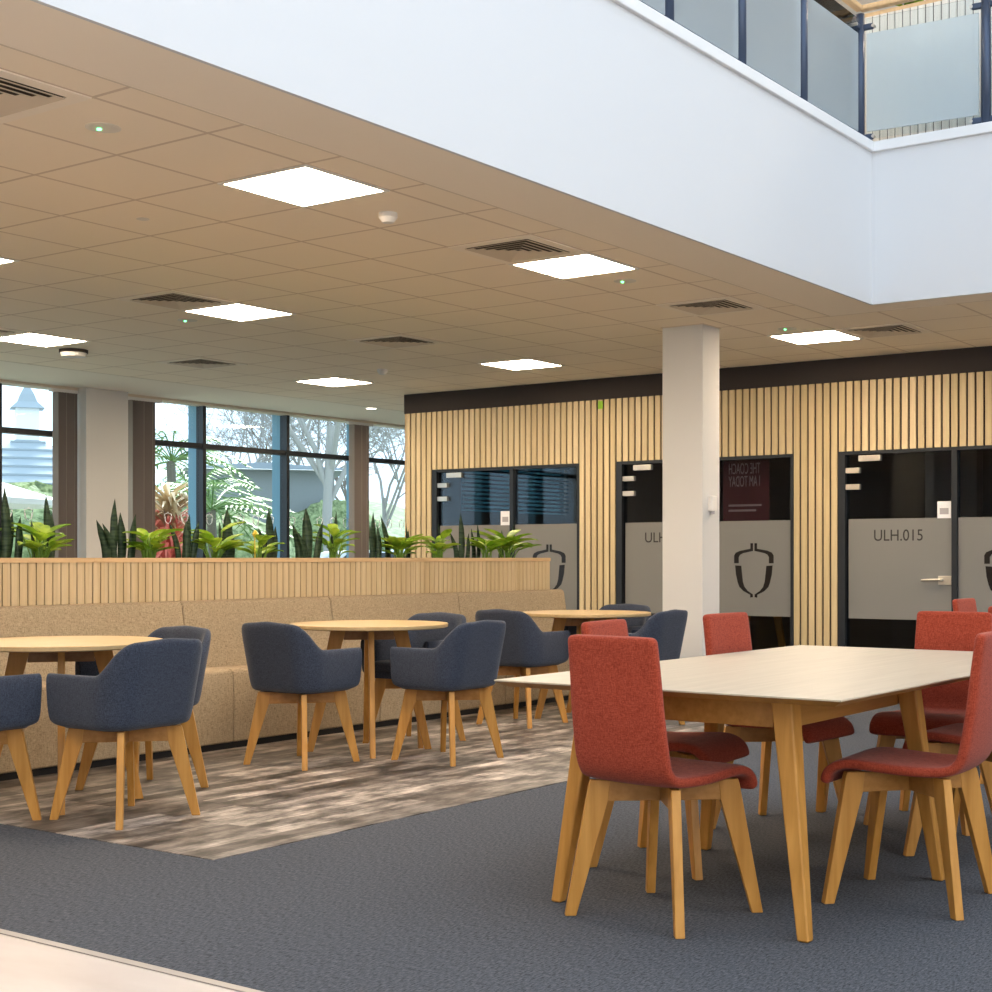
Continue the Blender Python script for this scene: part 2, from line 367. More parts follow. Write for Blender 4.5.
# ------------------------------------------------------------------ slatted wall
OP = [(B1 - 26 * SP, B1), (B1 - 58 * SP, B1 - 32 * SP), (B1 - 90 * SP, B1 - 64 * SP)]      # glazed openings
ZO = 2.125; ZB = 2.765
spans = []; y = YE
for a, b in OP: spans.append((b, y)); y = a
spans.append((Y0, y))
w = MB()
for a, b in spans: w.box(XW, XW + .14, a, b, 0, ZO)
w.box(XW, XW + .14, Y0, YE, ZO, H)
wall = struct('wall_right', w, M['slat_back'], 'oak slatted wall with three glazed openings under a charcoal band')
sl = MB()
for k in range(132):
    yc = B1 + (4.5 - k) * SP
    inside = any(p < yc < q for p, q in OP)
    sl.box(XW - .02, XW, yc - .0283, yc + .0283, ZO if inside else 0.0, ZB)
tag(sl.build('slat_cladding', M['slat_wall'], wall, bevel=0.0015, seg=1), 'light oak vertical slats')
MB().box(XW - .03, XW, Y0, YE, ZB, H).build('charcoal_band', M['charcoal'], wall)
MB().box(XW, XW + .14, YE, YE + .012, 0, H).build('end_panel', M['oak_trim'], wall)
gt = tag(MB().box(XW - .022, XW - .0205, 8.05, 8.108, 2.67, 2.75).build('green_tab', M['green_tab']), 'small bright green tab stuck near the top of the slatted wall', 'tab')

# glazed fronts ------------------------------------------------------------
def text(name, body, size, m, parent, loc, rot, width=None, mirror=False):
    cu = bpy.data.curves.new(name, 'FONT'); cu.body = body; cu.size = size; cu.extrude = 0.0008
    o = bpy.data.objects.new(name, cu); C.objects.link(o)
    bpy.context.view_layer.update()
    dx = max(o.dimensions.x, 1e-3)
    if width: o.scale = ((-1 if mirror else 1) * width / dx, 1, 1)
    o.data.materials.append(m); o.location = loc; o.rotation_euler = rot
    me = bpy.data.meshes.new_from_object(o); t = bpy.data.objects.new(name, me); C.objects.link(t)
    me.transform(Matrix.Diagonal((o.scale.x, 1, 1, 1))); t.location = loc; t.rotation_euler = rot
    bpy.data.objects.remove(o); t.name = name
    if parent: t.parent = parent
    return t

LOGO = [[(763, 602), (776, 602), (776, 630), (828, 640), (850, 650), (858, 664), (858, 703), (835, 703), (835, 672), (828, 660), (812, 652), (763, 641)],
        [(822, 716), (853, 714), (849, 760), (840, 800), (832, 822), (812, 843), (777, 862), (777, 876), (764, 874), (764, 860), (790, 842), (806, 822), (814, 796), (819, 750)]]
def logo(mb, yc, zc, x, sx=.00212, sz=.0019, thick=.002, axis=0):
    for poly in LOGO:
        for sg in (1, -1):
            P = [(yc - sg * (u - 759.5) * sx, zc - (v - 739) * sz) for u, v in poly]
            if axis == 0: mb.prism(P, 0, x - thick, x)
            else: mb.prism(P, 1, x - thick, x)

names = ['dark glazed room front beside the planter, farthest left of three', 'dark glazed room front half hidden behind the square column', 'dark glazed room front behind the red chairs, with room number']
for i, (a, b) in enumerate(OP):
    r = empty('door_%d' % (i + 1), (0, 0, 0), label=names[i], kind='structure')
    f = MB()
    f.box(XW - .012, XW + .10, b - .065, b, 0, ZO).box(XW - .012, XW + .10, a, a + .028, 0, ZO).box(XW - .012, XW + .10, a + .028, b - .065, ZO - .03, ZO)
    f.build('door_frame', M['frame'], r)
    f = MB().box(XW - .004, XW + .09, b - 1.108, b - 1.06, 0, ZO - .03)
    tag(f.build('mullion', M['frame'], r))
    xg = XW + .03
    g1 = MB().box(xg, xg + .01, b - 1.058, b - .065, 0.01, ZO - .03).build('glass_leaf', M['glass_door'], r)
    g2 = MB().box(xg, xg + .01, a + .028, b - 1.11, 0.01, ZO - .03).build('glass_pane', M['glass_door'], r)
    MB().box(xg - .003, xg - .001, b - 1.058, b - .085, .595, 1.505).build('frosted_film', M['frost'], g1)
    MB().box(xg - .003, xg - .001, a + .028, b - 1.11, .595, 1.505).build('frosted_film', M['frost'], g2)
    MB().box(XW - .0, XW + .05, b - .40, b - .19, 2.03, 2.085).build('door_closer', M['steel'], r, bevel=.004)
    for z in (1.925, 1.775):
        MB().box(XW + .0, XW + .05, b - .20, b - .065, z, z + .05).build('hinge', M['steel'], r, bevel=.003)
    h = MB(); h.box(XW + .02, XW + .05, b - 1.05, b - .93, .91, .99)
    h.tube([(XW - .02, b - .97, .955), (XW - .025, b - .88, .955), (XW - .02, b - .79, .952)], [.013, .012, .009]).tube([(XW + .03, b - .97, .955), (XW - .02, b - .97, .955)], .012)
    h.build('door_handle', M['steel'], r, bevel=.003)
    lg = MB(); logo(lg, [8.75, 6.37, 3.94][i], 1.03, xg - .003)
    lg.build('acorn_logo', M['logo'], g2)
    if i == 2:
        text('door_lettering', 'ULH.015', .145, M['letter'], g1, (xg - .004, 5.165, 1.305), (PI / 2, 0, -PI / 2), .455)
    if i == 1:
        text('door_lettering', 'ULH', .145, M['letter'], g1, (xg - .004, 7.585, 1.305), (PI / 2, 0, -PI / 2), .24)
    if i != 1:
        n = empty('paper_notice', (XW + .024, b - .985, 1.50), label=('white paper notice on the glass door with the room number' if i == 2 else 'white paper notice on the glass door above the planter'), cat='notice')
        MB().box(-.0015, 0, -.062, .062, 0, .15).build('sheet', M['paper'], n)
        MB().box(-.0022, -.0016, -.04, .04, .035, .09).build('printed_block', M['greyprint'], n)

# meeting rooms behind the glass
rm = MB()
rm.box(16.0, 16.1, Y0, YE, 0, H)
rm.box(XW + .14, 16.0, YE - .1, YE, 0, 1.7).box(XW + .14, 16.0, YE - .1, YE, 2.3, H).box(XW + .14, 13.5, YE - .1, YE, 1.7, 2.3).box(15.7, 16.0, YE - .1, YE, 1.7, 2.3)  # opening added so the daylit corridor shows through as reflected bands
for y in (8.1, 5.7, 2.9): rm.box(XW + .14, 16.0, y, y + .1, 0, H)
struct('wall_meeting_rooms', rm, M['room_wall'], 'dark walls of the meeting rooms behind the glass')
struct('wall_partition', MB().box(15.0, 15.2, 5.0, 5.55, 0, H), M['room_pale'], 'pale pier inside the numbered meeting room')
bl = empty('window_blind', (14.6, YE - .12, 1.72), label='added slats imitating banded reflections in the far left room front', cat='blind')  # slats and blue pane added to imitate banded reflections in the glass
s_ = MB()
for q in range(11): s_.box(-1.1, 1.1, -.012, .012, q * .05, q * .05 + .024)
s_.build('band_slats', M['frame'], bl)
MB().box(-1.12, 1.12, -.02, .02, .56, .60).build('headrail', M['frame'], bl)
struct('window_9', MB().box(13.5, 15.7, YE - .06, YE - .05, 1.7, 2.3), glass('blue_reflection_glass', (0.30, 0.62, 0.78), 0.5), 'added blue pane imitating reflected daylight in the far left room front')
ps = empty('poster', (XW + .30, 6.50, 0), label='dark maroon poster with reversed lettering behind the middle glass', cat='poster')
MB().box(-.004, 0, -.16, .34, 1.2, 2.115).build('poster_board', M['poster'], ps)
text('poster_heading', 'THE COACH', .15, M['posterink'], ps, (-.006, -.065, 1.975), (PI / 2, 0, -PI / 2), .34, True)
text('poster_heading', 'I AM TODAY', .15, M['posterink'], ps, (-.006, -.065, 1.85), (PI / 2, 0, -PI / 2), .34, True)
pb = MB().box(-.006, -.004, -.08, .28, 1.655, 1.675).box(-.006, -.004, -.02, .28, 1.605, 1.625)
pb.build('poster_lines', M['posterink'], ps)

# ------------------------------------------------------------------ square column in front
colm = struct('column', MB().box(10.10, 10.38, 5.53, 5.893, 0, H - .004), M['cream'], 'square cream column standing between the tables and the doors', bevel=.004)
MB().box(10.09, 10.39, 5.52, 5.903, H - .004, H + .001).build('column_shadow_gap', M['louvre'], colm)
ct = empty('wall_sensor', (10.225, 5.53, 1.56), label='small white sensor box fixed to the side of the square column', cat='sensor')
MB().box(-.042, .042, -.04, 0, -.045, .08).build('sensor_body', M['whiteplastic'], ct, bevel=.012, seg=3)
MB().tube([(0, -.02, -.04), (0, -.02, -.065)], .018, 10).build('sensor_lens', M['greyprint'], ct)

# ------------------------------------------------------------------ window wall
ww = MB().box(X0, 5.0, YWIN, YWIN + .3, 0, H).box(16.6, X1, YWIN, YWIN + .3, 0, H).box(5.0, 16.6, YWIN, YWIN + .3, 0, .45).box(X0, X1, YWIN, YWIN + .3, H, 7.6)
struct('wall_window', ww, M['cream'], 'outer wall under and beside the windows')
struct('trim_5', MB().box(5, 16.6, YWIN - .12, YWIN + .1, H - .03, H - .002), M['louvre'], 'pelmet along the head of the windows')
struct('column', MB().box(10.07, 10.63, 13.0, YWIN, 0, H - .001), M['cream'], 'broad cream wall column between the windows', bevel=.004)
xs = [5.0, 6.4, 7.8, 9.2, 10.58, 11.97, 13.355, 14.74, 16.1]
for i in range(1, len(xs)):
    a, b = xs[i - 1], xs[i]
    wn = empty('window_%d' % i, (0, 0, 0), label='window bay with dark transom, number %d along the outer wall' % i, kind='structure')
    f = MB().box(b - .05, b + .0, YWIN - .02, YWIN + .10, .45, H - .01)
    f.build('window_frame', M['frame'], wn)
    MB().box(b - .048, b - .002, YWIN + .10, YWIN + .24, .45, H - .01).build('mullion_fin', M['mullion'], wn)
    MB().box(a, b - .05, YWIN - .01, YWIN + .10, 2.445, 2.505).box(a, b - .05, YWIN - .01, YWIN + .1, .45, .51).build('transom', M['frame'], wn)
    MB().box(a, b - .05, YWIN + .06, YWIN + .068, .5, H).build('window_pane', M['glass_win'], wn)
    lg = MB(); x = a + .12
    while x < b - .1 and x > 8.5:
        logo(lg, x, 1.615, YWIN + .058, .00058, .00052, .001, axis=1); x += .252
    if lg.v:
        o = lg.build('manifestation_logos', M['logowhite'], wn)

def blind(name, x0, x1, label, n, m1, m2=None):
    r = empty('vertical_blind', ((x0 + x1) / 2, 13.16, 0), label=label, cat='blind', group='vertical blinds at the windows')
    wdt = (x1 - x0) / n; mb = MB()
    for k in range(n):
        xx = x0 - (x0 + x1) / 2 + k * wdt
        mb.prism([(xx, .035), (xx + wdt * 1.35, -.035), (xx + wdt * 1.35 + .003, -.03), (xx + .003, .04)], 2, .55, 2.915)
    mb.build('blind_vanes', m1, r)
    mb = MB()
    for k in (0, n // 2, n - 1):
        xx = x0 - (x0 + x1) / 2 + k * wdt
        mb.prism([(xx - .002, .034), (xx + wdt * .55, -.038), (xx + wdt * .55 + .003, -.033), (xx + .001, .039)], 2, .55, 2.915)
    tag(mb.build('edge_vanes', M['blind_lit'], r), 'vanes coloured paler as if turned to the light')
    MB().box(x0 - (x0 + x1) / 2 - .06, (x1 - x0) / 2 + .12, -.025, .025, 2.915, 2.95).build('headrail', M['whiteplastic'], r)
blind('a', 9.79, 10.04, 'stacked brown vertical blind left of the broad wall column', 7, M['blind'])
blind('b', 10.77, 11.10, 'stacked brown vertical blind right of the broad wall column', 8, M['blind'])
blind('c', 14.42, 14.72, 'narrow stacked brown blind near the end of the windows', 6, M['blind'])

# ------------------------------------------------------------------ outside
struct('ground', MB().box(-30, 120, YWIN + .3, 130, -.4, -.1), M['grass'], 'lawn outside the windows')
def at(px, e, z=0):   # bearing on a map of the grounds -> position
    u = (px - 541.27) / 1465.34
    return Vector((e * (.8193 + u * .5734), e * (.5734 - u * .8193), z))
hb = MB(); import itertools
nx, ny = 26, 8
vs = []; fs = []
for j in range(ny):
    for i in range(nx):
        e = 62 + j * 6; px = 180 + i * 14
        hh = (5.0 - abs(i - 12) * .12) * math.sin(min(j, 5) / 5 * PI / 2) + random.uniform(-.2, .2)
        vs.append(at(px, e, -.2 + max(hh, 0)))
for j in range(ny - 1):
    for i in range(nx - 1): fs.append((j * nx + i, j * nx + i + 1, (j + 1) * nx + i + 1, (j + 1) * nx + i))
struct('hill', MB().add(vs, fs), M['hill'], 'scrubby bank rising beyond the lawn', smooth=True)

def house(name, c, L_, W_, h, rh, rz, m1, label):
    r = empty(name, (c.x, c.y, -.1), rz, label=label, cat='building')
    MB().box(-L_ / 2, L_ / 2, -W_ / 2, W_ / 2, 0, h).build('walls', m1, r)
    ov = .5
    ps = [(-L_ / 2 - ov, -W_ / 2 - ov, h), (L_ / 2 + ov, -W_ / 2 - ov, h), (L_ / 2 + ov, W_ / 2 + ov, h), (-L_ / 2 - ov, W_ / 2 + ov, h), (-L_ / 2 + W_ / 2, 0, h + rh), (L_ / 2 - W_ / 2, 0, h + rh)]
    rb = MB().add(ps, [(0, 1, 5, 4), (1, 2, 5), (2, 3, 4, 5), (3, 0, 4), (3, 2, 1, 0)])
    # courses of slates as thin ridges
    for k in range(1, 9):
        t = k / 9
        for sy in (-1,):
            z = h + rh * t + .02; y = sy * (W_ / 2 + ov) * (1 - t)
            xa = (-L_ / 2 - ov) + (W_ / 2 + ov) * t; rb.box(xa, -xa, y - .03, y + .03, z - .03, z + .03)
    rb.build('roof', M['roof'], r)
    return r
c = at(27, 44); hs = house('pavilion', c, 8, 8, 2.5, 2.45, math.radians(-32), M['brick'], 'low building with slate hipped roof and a small cupola')
cu = MB()
cu.box(-.33, .33, -.33, .33, 4.7, 5.75)
cu.build('cupola', M['canvas'], hs)
cr = MB(); cr.loft([[(sx * w_, sy * w_, z) for sx, sy in ((-1, -1), (1, -1), (1, 1), (-1, 1))] for w_, z in ((.48, 5.72), (.28, 5.92), (.2, 6.15), (.02, 6.5))]); cr.build('cupola_roof', M['roof'], hs)
c = at(262, 42); hs = house('outbuilding', c, 3.6, 3.6, 3.65, .3, math.radians(-38), M['grey_clad'], 'long low grey building behind the palms')
c = at(60, 34, -.1)
hd = MB()
def blob(mb, c, sx, sy, sz, seed, n=10):
    rnd = random.Random(seed); vs = []; fs = []
    for j in range(n + 1):
        for i in range(2 * n):
            a = PI * i / n; b = PI * j / n; k = 1 + rnd.uniform(-.13, .13)
            vs.append((c[0] + sx * k * math.sin(b) * math.cos(a), c[1] + sy * k * math.sin(b) * math.sin(a), c[2] + sz * k * math.cos(b)))
    for j in range(n):
        for i in range(2 * n): fs.append((j * 2 * n + i, j * 2 * n + (i + 1) % (2 * n), (j + 1) * 2 * n + (i + 1) % (2 * n), (j + 1) * 2 * n + i))
    mb.add(vs, fs)
for i, (px, e, s, lab) in enumerate([(35, 28, (2.2, 1.6, 1.5), 'rounded green bush under the left window roofline'), (182, 30, (1.9, 1.4, 1.5), 'rounded bush behind the red-leaved plant'), (225, 27, (1.6, 1.2, 1.15), 'low green bush beside the palm'), (262, 33, (1.6, 1.2, .9), 'small bush in front of the grey building'), (330, 40, (2.2, 1.2, 1.6), 'dark bush beside the pale birch trunk')]):
    b_ = MB(); p = at(px, e, -.1); blob(b_, (0, 0, s[2] * .7), *s, seed=i); o = b_.build('bush', M['hedge'], loc=p, smooth=True); tag(o, lab, 'bush', 'bushes outside the windows')

def palm(px, e, h, nf, fl, label, lm, seed, drop=.6):
    rnd = random.Random(seed); p = at(px, e, -.1)
    r = empty('palm_tree', p, label=label, cat='palm tree')
    MB().tube([(0, 0, -.1), (.05, 0, h * .5), (0, .03, h)], [.09, .07, .08], 10).build('trunk', M['bark_dark'], r)
    mb = MB()
    for k in range(nf):
        a = 2 * PI * k / nf + rnd.uniform(-.2, .2); el = rnd.uniform(-.2, 1.15)
        d = Vector((math.cos(a), math.sin(a), 0)); pts = []
        for t in range(8):
            q = t / 7
            pts.append(Vector((0, 0, h)) + d * fl * q * math.cos(el) + Vector((0, 0, fl * (q * math.sin(el) - drop * q * q))))
        mb.tube(pts, .012, 4)
        sd = d.cross(Vector((0, 0, 1)))
        for t in range(2, 8):
            for q in (0, .5):
                b0 = pts[t] if q == 0 else (pts[t] + pts[t - 1]) / 2
                ll = fl * .32 * (1.15 - t / 9)
                for s in (-1, 1):
                    tip = b0 + sd * s * ll * .8 + d * ll * .6 + Vector((0, 0, -ll * .25)); wv = d * .03
                    mb.add([b0 - wv, b0 + wv, tip], [(0, 1, 2)])
    mb.build('fronds', lm, r)
palm(172, 25, 2.9, 26, 1.5, 'green palm left of the first blue mullion', M['palm'], 3)
palm(212, 23, 2.0, 26, 1.5, 'green palm fronds right of the first blue mullion', M['palm'], 4)
palm(196, 31, 2.6, 22, 1.7, 'taller green palm standing behind the other two', M['palm'], 8)

def cordy(px, e, h, seed):
    rnd = random.Random(seed); p = at(px, e, -.1)
    r = empty('cordyline', p, label='red-leaved spiky plant with dry tips outside the window', cat='plant')
    MB().tube([(0, 0, -.1), (0, 0, h)], .06, 8).build('stem', M['bark_dark'], r)
    for nm, mm, z0, z1, n in (('red_leaves', M['cordy'], .3, h * .85, 420), ('dry_leaves', M['cordy_dry'], h * .75, h * 1.05, 110)):
        mb = MB()
        for k in range(n):
            a = rnd.uniform(0, 2 * PI); z = rnd.uniform(z0, z1); l = rnd.uniform(.38, .62)
            d = Vector((math.cos(a), math.sin(a), 0)); s = d.cross(Vector((0, 0, 1))) * .028; b = Vector((0, 0, z))
            m_ = b + d * l * .6 + Vector((0, 0, l * .4)); t = b + d * l + Vector((0, 0, l * rnd.uniform(-.1, .6)))
            mb.add([b - s, b + s, m_ + s, m_ - s, t], [(0, 1, 2, 3), (3, 2, 4)])
        mb.build(nm, mm, r)
cordy(168, 21, 2.05, 5)

def tree(px, e, h, seed, label, m, lean=0.0, spread=.60, depth=7, tr=.10, bole=.33):
    rnd = random.Random(seed); p = at(px, e, -.1); mb = MB(); tw = MB()
    def grow(a, d, l, r_, lev):
        b = a + d * l; mid = (a + b) / 2 + Vector((rnd.uniform(-1, 1), rnd.uniform(-1, 1), 0)) * l * .05
        (mb if lev < 3 else tw).tube([a, mid, b], [r_, r_ * .85, r_ * .72], 6 if lev < 2 else 3, False)
        if lev >= depth: return
        for k in range(3 if 0 < lev < 5 else 4 if lev == 0 else 2):
            ax = Vector((rnd.uniform(-1, 1), rnd.uniform(-1, 1), rnd.uniform(-.3, .5))).normalized()
            nd = (d + ax * spread * (1 + .15 * lev)).normalized()
            grow(a + d * l * rnd.uniform(.55, 1), nd, l * rnd.uniform(.6, .8), max(r_ * .58, .007), lev + 1)
    grow(Vector((0, 0, 0)), Vector((lean, 0, 1)).normalized(), h * bole, tr, 0)
    r = empty('bare_tree', p, label=label, cat='tree', group='bare winter trees')
    mb.build('trunk_and_limbs', m, r, smooth=True); tw.build('twigs', m, r)
tree(230, 46, 9, 1, 'bare winter tree behind the palms', M['bark'])
tree(300, 48, 9.5, 2, 'bare winter tree between the two blue mullions', M['bark'])
tree(331, 38, 9.0, 3, 'pale-trunked bare tree right of the second blue mullion', M['bark'], tr=.15, bole=.52)
tree(384, 50, 10, 4, 'bare winter tree seen through the farthest window', M['bark'])
tree(262, 60, 11, 6, 'distant bare tree above the grey building', M['bark_dark'])
tree(352, 58, 11, 9, 'distant bare tree above the bank', M['bark_dark'])

def car(px, e, rz, label):
    p = at(px, e, -.1); r = empty('car', p, rz, label=label, cat='car', group='parked cars')
    prof = [(-2.1, .25), (-2.15, .7), (-1.3, .9), (-.7, 1.4), (.8, 1.42), (1.5, .95), (2.1, .8), (2.1, .25)]
    MB().prism(prof, 1, -.85, .85).build('car_body', M['car'], r, bevel=.08, seg=3)
    MB().prism([(-1.15, .92), (-.66, 1.34), (.75, 1.36), (1.3, .95)], 1, -.86, .86).build('car_window', M['carglass'], r)
    for x in (-1.3, 1.3):
        for y in (-.8, .8):
            MB().tube([(x, y - .1, .31), (x, y + .1, .31)], .31, 16).build('wheel', M['black'], r)
car(375, 30, math.radians(-40), 'silver car parked beyond the farthest window')
car(356, 34, math.radians(-40), 'silver car parked beyond the birch trunk')

# white parasol outside left window
p = at(-65, 19, -.1)
r = empty('parasol', p, label='white canvas parasol outside the left window', cat='parasol')
MB().tube([(0, 0, -.1), (0, 0, 2.45)], .025, 8).build('pole', M['whiteplastic'], r)
MB().tube([(0, 0, 0), (0, 0, .06)], .3, 16).build('base', M['grey_clad'], r)
cp = MB(); n = 8
cp.add([(0, 0, 2.5)] + [(1.6 * math.cos(2 * PI * k / n), 1.6 * math.sin(2 * PI * k / n), 2.0) for k in range(n)] + [(1.6 * math.cos(2 * PI * k / n), 1.6 * math.sin(2 * PI * k / n), 1.93) for k in range(n)],
       [(0, 1 + k, 1 + (k + 1) % n) for k in range(n)] + [(1 + k, 1 + n + k, 1 + n + (k + 1) % n, 1 + (k + 1) % n) for k in range(n)])
cp.build('parasol_canopy', M['canvas'], r)

# ------------------------------------------------------------------ ceiling fittings
def tc(i, j): return (GX + .6 * i, GY + .6 * j)
def light_proto():
    r = empty('ceiling_light')
    f = MB()
    for x0, x1, y0, y1 in ((-.297, .297, -.297, -.275), (-.297, .297, .275, .297), (-.297, -.275, -.275, .275), (.275, .297, -.275, .275)): f.box(x0, x1, y0, y1, -.006, .0)
    f.build('light_frame', M['whiteplastic'], r)
    MB().box(-.275, .275, -.275, .275, -.004, .0).build('diffuser', M['panel'], r)
    return r
lp = light_proto(); used = False
lights = [((0, 0), 'large bright square ceiling light nearest the white fascia at upper left'),
          ((4, 0), 'bright square ceiling light next to the slatted vent near the white fascia'),
          ((4, 5), 'bright square ceiling light in the middle of the left ceiling'),
          ((10, 5), 'bright square ceiling light left of the square column'),
          ((10, 9), 'small bright square ceiling light nearest the slatted wall corner'),
          ((4, 9), 'bright square ceiling light above the left window beside a round disc'),
          ((10, 0), 'bright square ceiling light right of the square column'),
          ((0, 5), 'square ceiling light cut off by the left edge of the photo')]
lights += [((i, j), 'square ceiling light outside the photographed part of the ceiling') for i, j in ((0, 9), (-6, 0), (-6, 5), (-6, 9), (10, -5), (10, -10), (15, 11))]
for (i, j), lab in lights:
    o = lp if not used else copy_tree(lp); used = True
    x, y = tc(i, j)
    if (i, j) == (15, 11): y = 11.5
    o.location = (x, y, H - .0005); tag(o, lab, 'ceiling light', 'square ceiling lights')
    if (j < -1 or i < 0 or (i, j) in ((0, 9), (15, 11))): o['group'] = 'square ceiling lights outside the photo'

def vent_proto():
    r = empty('ceiling_vent')
    f = MB()
    for s in range(4):
        pass
    for x0, x1, y0, y1 in ((-.297, .297, -.297, -.23), (-.297, .297, .23, .297), (-.297, -.23, -.23, .23), (.23, .297, -.23, .23)): f.box(x0, x1, y0, y1, -.006, 0)
    f.build('vent_frame', M['soffit'], r)
    MB().box(-.23, .23, -.23, .23, -.0015, 0).build('vent_backing', M['dark_void'], r)
    lv = MB()
    for k in range(5):
        a = .226 - k * .044; b = a - .032
        # four mitred blades, leaning
        for q in range(4):
            M4 = Matrix.Rotation(q * PI / 2, 4, 'Z')
            vs = [M4 @ Vector(v) for v in ((-a, a, -.012), (a, a, -.012), (b, b, -.004), (-b, b, -.004), (-a, a, -.010), (a, a, -.010), (b, b, -.002), (-b, b, -.002))]
            lv.add(vs, [(0, 1, 2, 3), (7, 6, 5, 4), (0, 4, 5, 1), (1, 5, 6, 2), (2, 6, 7, 3), (3, 7, 4, 0)])
    lv.build('louvre_blades', M['louvre'], r)
    return r
vp = vent_proto(); used = False
for (i, j), lab in [((-3, 0), 'slatted square ceiling vent cut off at the upper left corner'),
                    ((3, 0), 'slatted square ceiling vent left of the light near the white fascia'),
                    ((7, 0), 'slatted square ceiling vent above the square column'),
                    ((10, -1), 'slatted square ceiling vent under the corner of the white fascia'),
                    ((3, 5), 'slatted square ceiling vent beside the middle ceiling light'),
                    ((7, 5), 'slatted square ceiling vent right of the middle ceiling light'),
                    ((7, 9), 'small square ceiling vent above the window blinds'),
                    ((3, 9), 'slatted ceiling vent at the left edge above the left window light')]:
    o = vp if not used else copy_tree(vp); used = True
    x, y = tc(i, j); o.location = (x, y, H - .0005); tag(o, lab, 'ceiling vent', 'square ceiling vents')

def disc(name, x, y, r0, h, m, label, cat, led=False, taper=.8):
    r = empty(name, (x, y, H), label=label, cat=cat)
    n = 24
    MB().loft([[(rr * math.cos(2 * PI * k / n), rr * math.sin(2 * PI * k / n), z) for k in range(n)] for rr, z in ((r0, 0), (r0, -h * .5), (r0 * taper, -h))]).build('housing', m, r, smooth=False)
    if led:
        MB().tube([(-.012, .012, -h), (-.012, .012, -h - .006)], .009, 8).build('indicator_lamp', M['led'], r)
    return r
for k, (x, y) in enumerate([(11.6, 6.2), (9.0, 6.2), (6.4, 6.2), (12.0, 3.0), (12.0, 0.4)]):  # unseen panels added to lift the dark upper storey
    o = copy_tree(lp); o.location = (x, y, 6.999); tag(o, 'unseen light panel added to brighten the upper storey', 'ceiling light'); o['group'] = 'added upper storey fill lights'
eg = mat('grey_emergency_lens', (0.74, 0.68, 0.59), 0.5)
for (i, j), lab in [((-2.02, 0), 'flush emergency light with green dot, upper left near the big vent'), ((5.0, 0), 'flush emergency light with green dot beside the light near the fascia'),
                    ((9.1, 0), 'flush emergency light with green dot right of the square column'), ((4.05, 6), 'flush emergency light with green dot below the middle light')]:
    disc('emergency_light', *tc(i, j), .075, .006, eg, lab, 'emergency light', True)['group'] = 'emergency lights'
disc('ceiling_sensor', *tc(0, 2), .035, .004, eg, 'tiny flush round cap in a tile below the large light', 'cap')
sd = disc('smoke_detector', *tc(1.10, .05), .05, .05, M['whiteplastic'], 'white smoke detector right of the large upper left light', 'smoke detector', taper=.6)
sd = disc('smoke_detector', *tc(9.2, 7.2), .05, .05, M['whiteplastic'], 'distant smoke detector near the small far light', 'smoke detector', taper=.6)
sd = disc('access_point', *tc(4.93, 9.45), .115, .06, M['whiteplastic'], 'round white disc fitting below the left window light', 'ceiling fitting', taper=.9)
MB().tube([(0, 0, 0), (0, 0, -.028)], .124, 24).build('mounting_ring', M['charcoal'], sd)
dl = empty('downlight', (13.47, 11.96, H - .001), label='small round downlight in the plaster ceiling by the windows', cat='downlight')
MB().tube([(0, 0, 0), (0, 0, -.006)], .075, 20).build('trim_ring', M['whiteplastic'], dl)
MB().tube([(0, 0, -.006), (0, 0, -.010)], .06, 20).build('lamp_disc', M['downlight'], dl)

# ------------------------------------------------------------------ balustrade on the upper floor
def balustrade(label, pts, end, n_):
    r = empty('balustrade', (0, 0, 0), label=label, cat='balustrade')
    pts = [Vector(p) for p in pts]
    for p in pts[n_:]:
        q = MB().tube([(p.x, p.y, 4.13), (p.x, p.y, 5.10)], .033, 16).build('post', M['post'], r, smooth=True)
    ends = list(zip(pts, pts[1:]))
    for a, b in ends:
        d = (b - a).normalized(); nrm = Vector((d.y, -d.x, 0)) * .0
        a2, b2 = a + d * .05, b - d * .05
        t = Vector((d.y, -d.x, 0)) * .005
        def slab(z0, z1, name, m, th=1.0):
            tt = t * th
            vs = [(v.x, v.y, z) for z in (z0, z1) for v in (a2 - tt, b2 - tt, b2 + tt, a2 + tt)]
            return MB().add(vs, [(0, 1, 2, 3), (4, 5, 6, 7), (0, 1, 5, 4), (1, 2, 6, 5), (2, 3, 7, 6), (3, 0, 4, 7)]).build(name, m, r)
        g = slab(4.185, 5.06, 'glass_panel', M['glass_rail'])
        f = slab(4.24, 4.95, 'frosted_band', M['frost_rail'], 1.4); f.parent = g
        for z in (4.20, 5.0):
            for s, e in ((a, a + d * .10), (b, b - d * .10)):
                mb = MB(); mb.bar((s.x, s.y, z), (e.x, e.y, z), .032, .045)
                mb.build('glass_clamp', M['post'], r, bevel=.012, seg=3)
                MB().tube([Vector((e.x, e.y, z)) - t * 4, Vector((e.x, e.y, z)) + t * 4], .012, 10).build('clamp_bolt', M['steel'], r)
    a, b = pts[0], pts[-1]
    MB().bar((a.x, a.y, 5.14), (b.x, b.y, 5.14), .06, .04).build('handrail', M['oak_trim'], r, bevel=.012, seg=3)
xsb = [10.06] + [9.085 - .9 * k for k in range(7)]
balustrade('glass balustrade along the left upper edge of the void', [(x, 4.21, 0) for x in xsb], None, 0)
balustrade('glass balustrade along the right upper edge of the void', [(10.06, 4.21, 0)] + [(10.13, 3.31 - .9 * k, 0) for k in range(6)], None, 1)

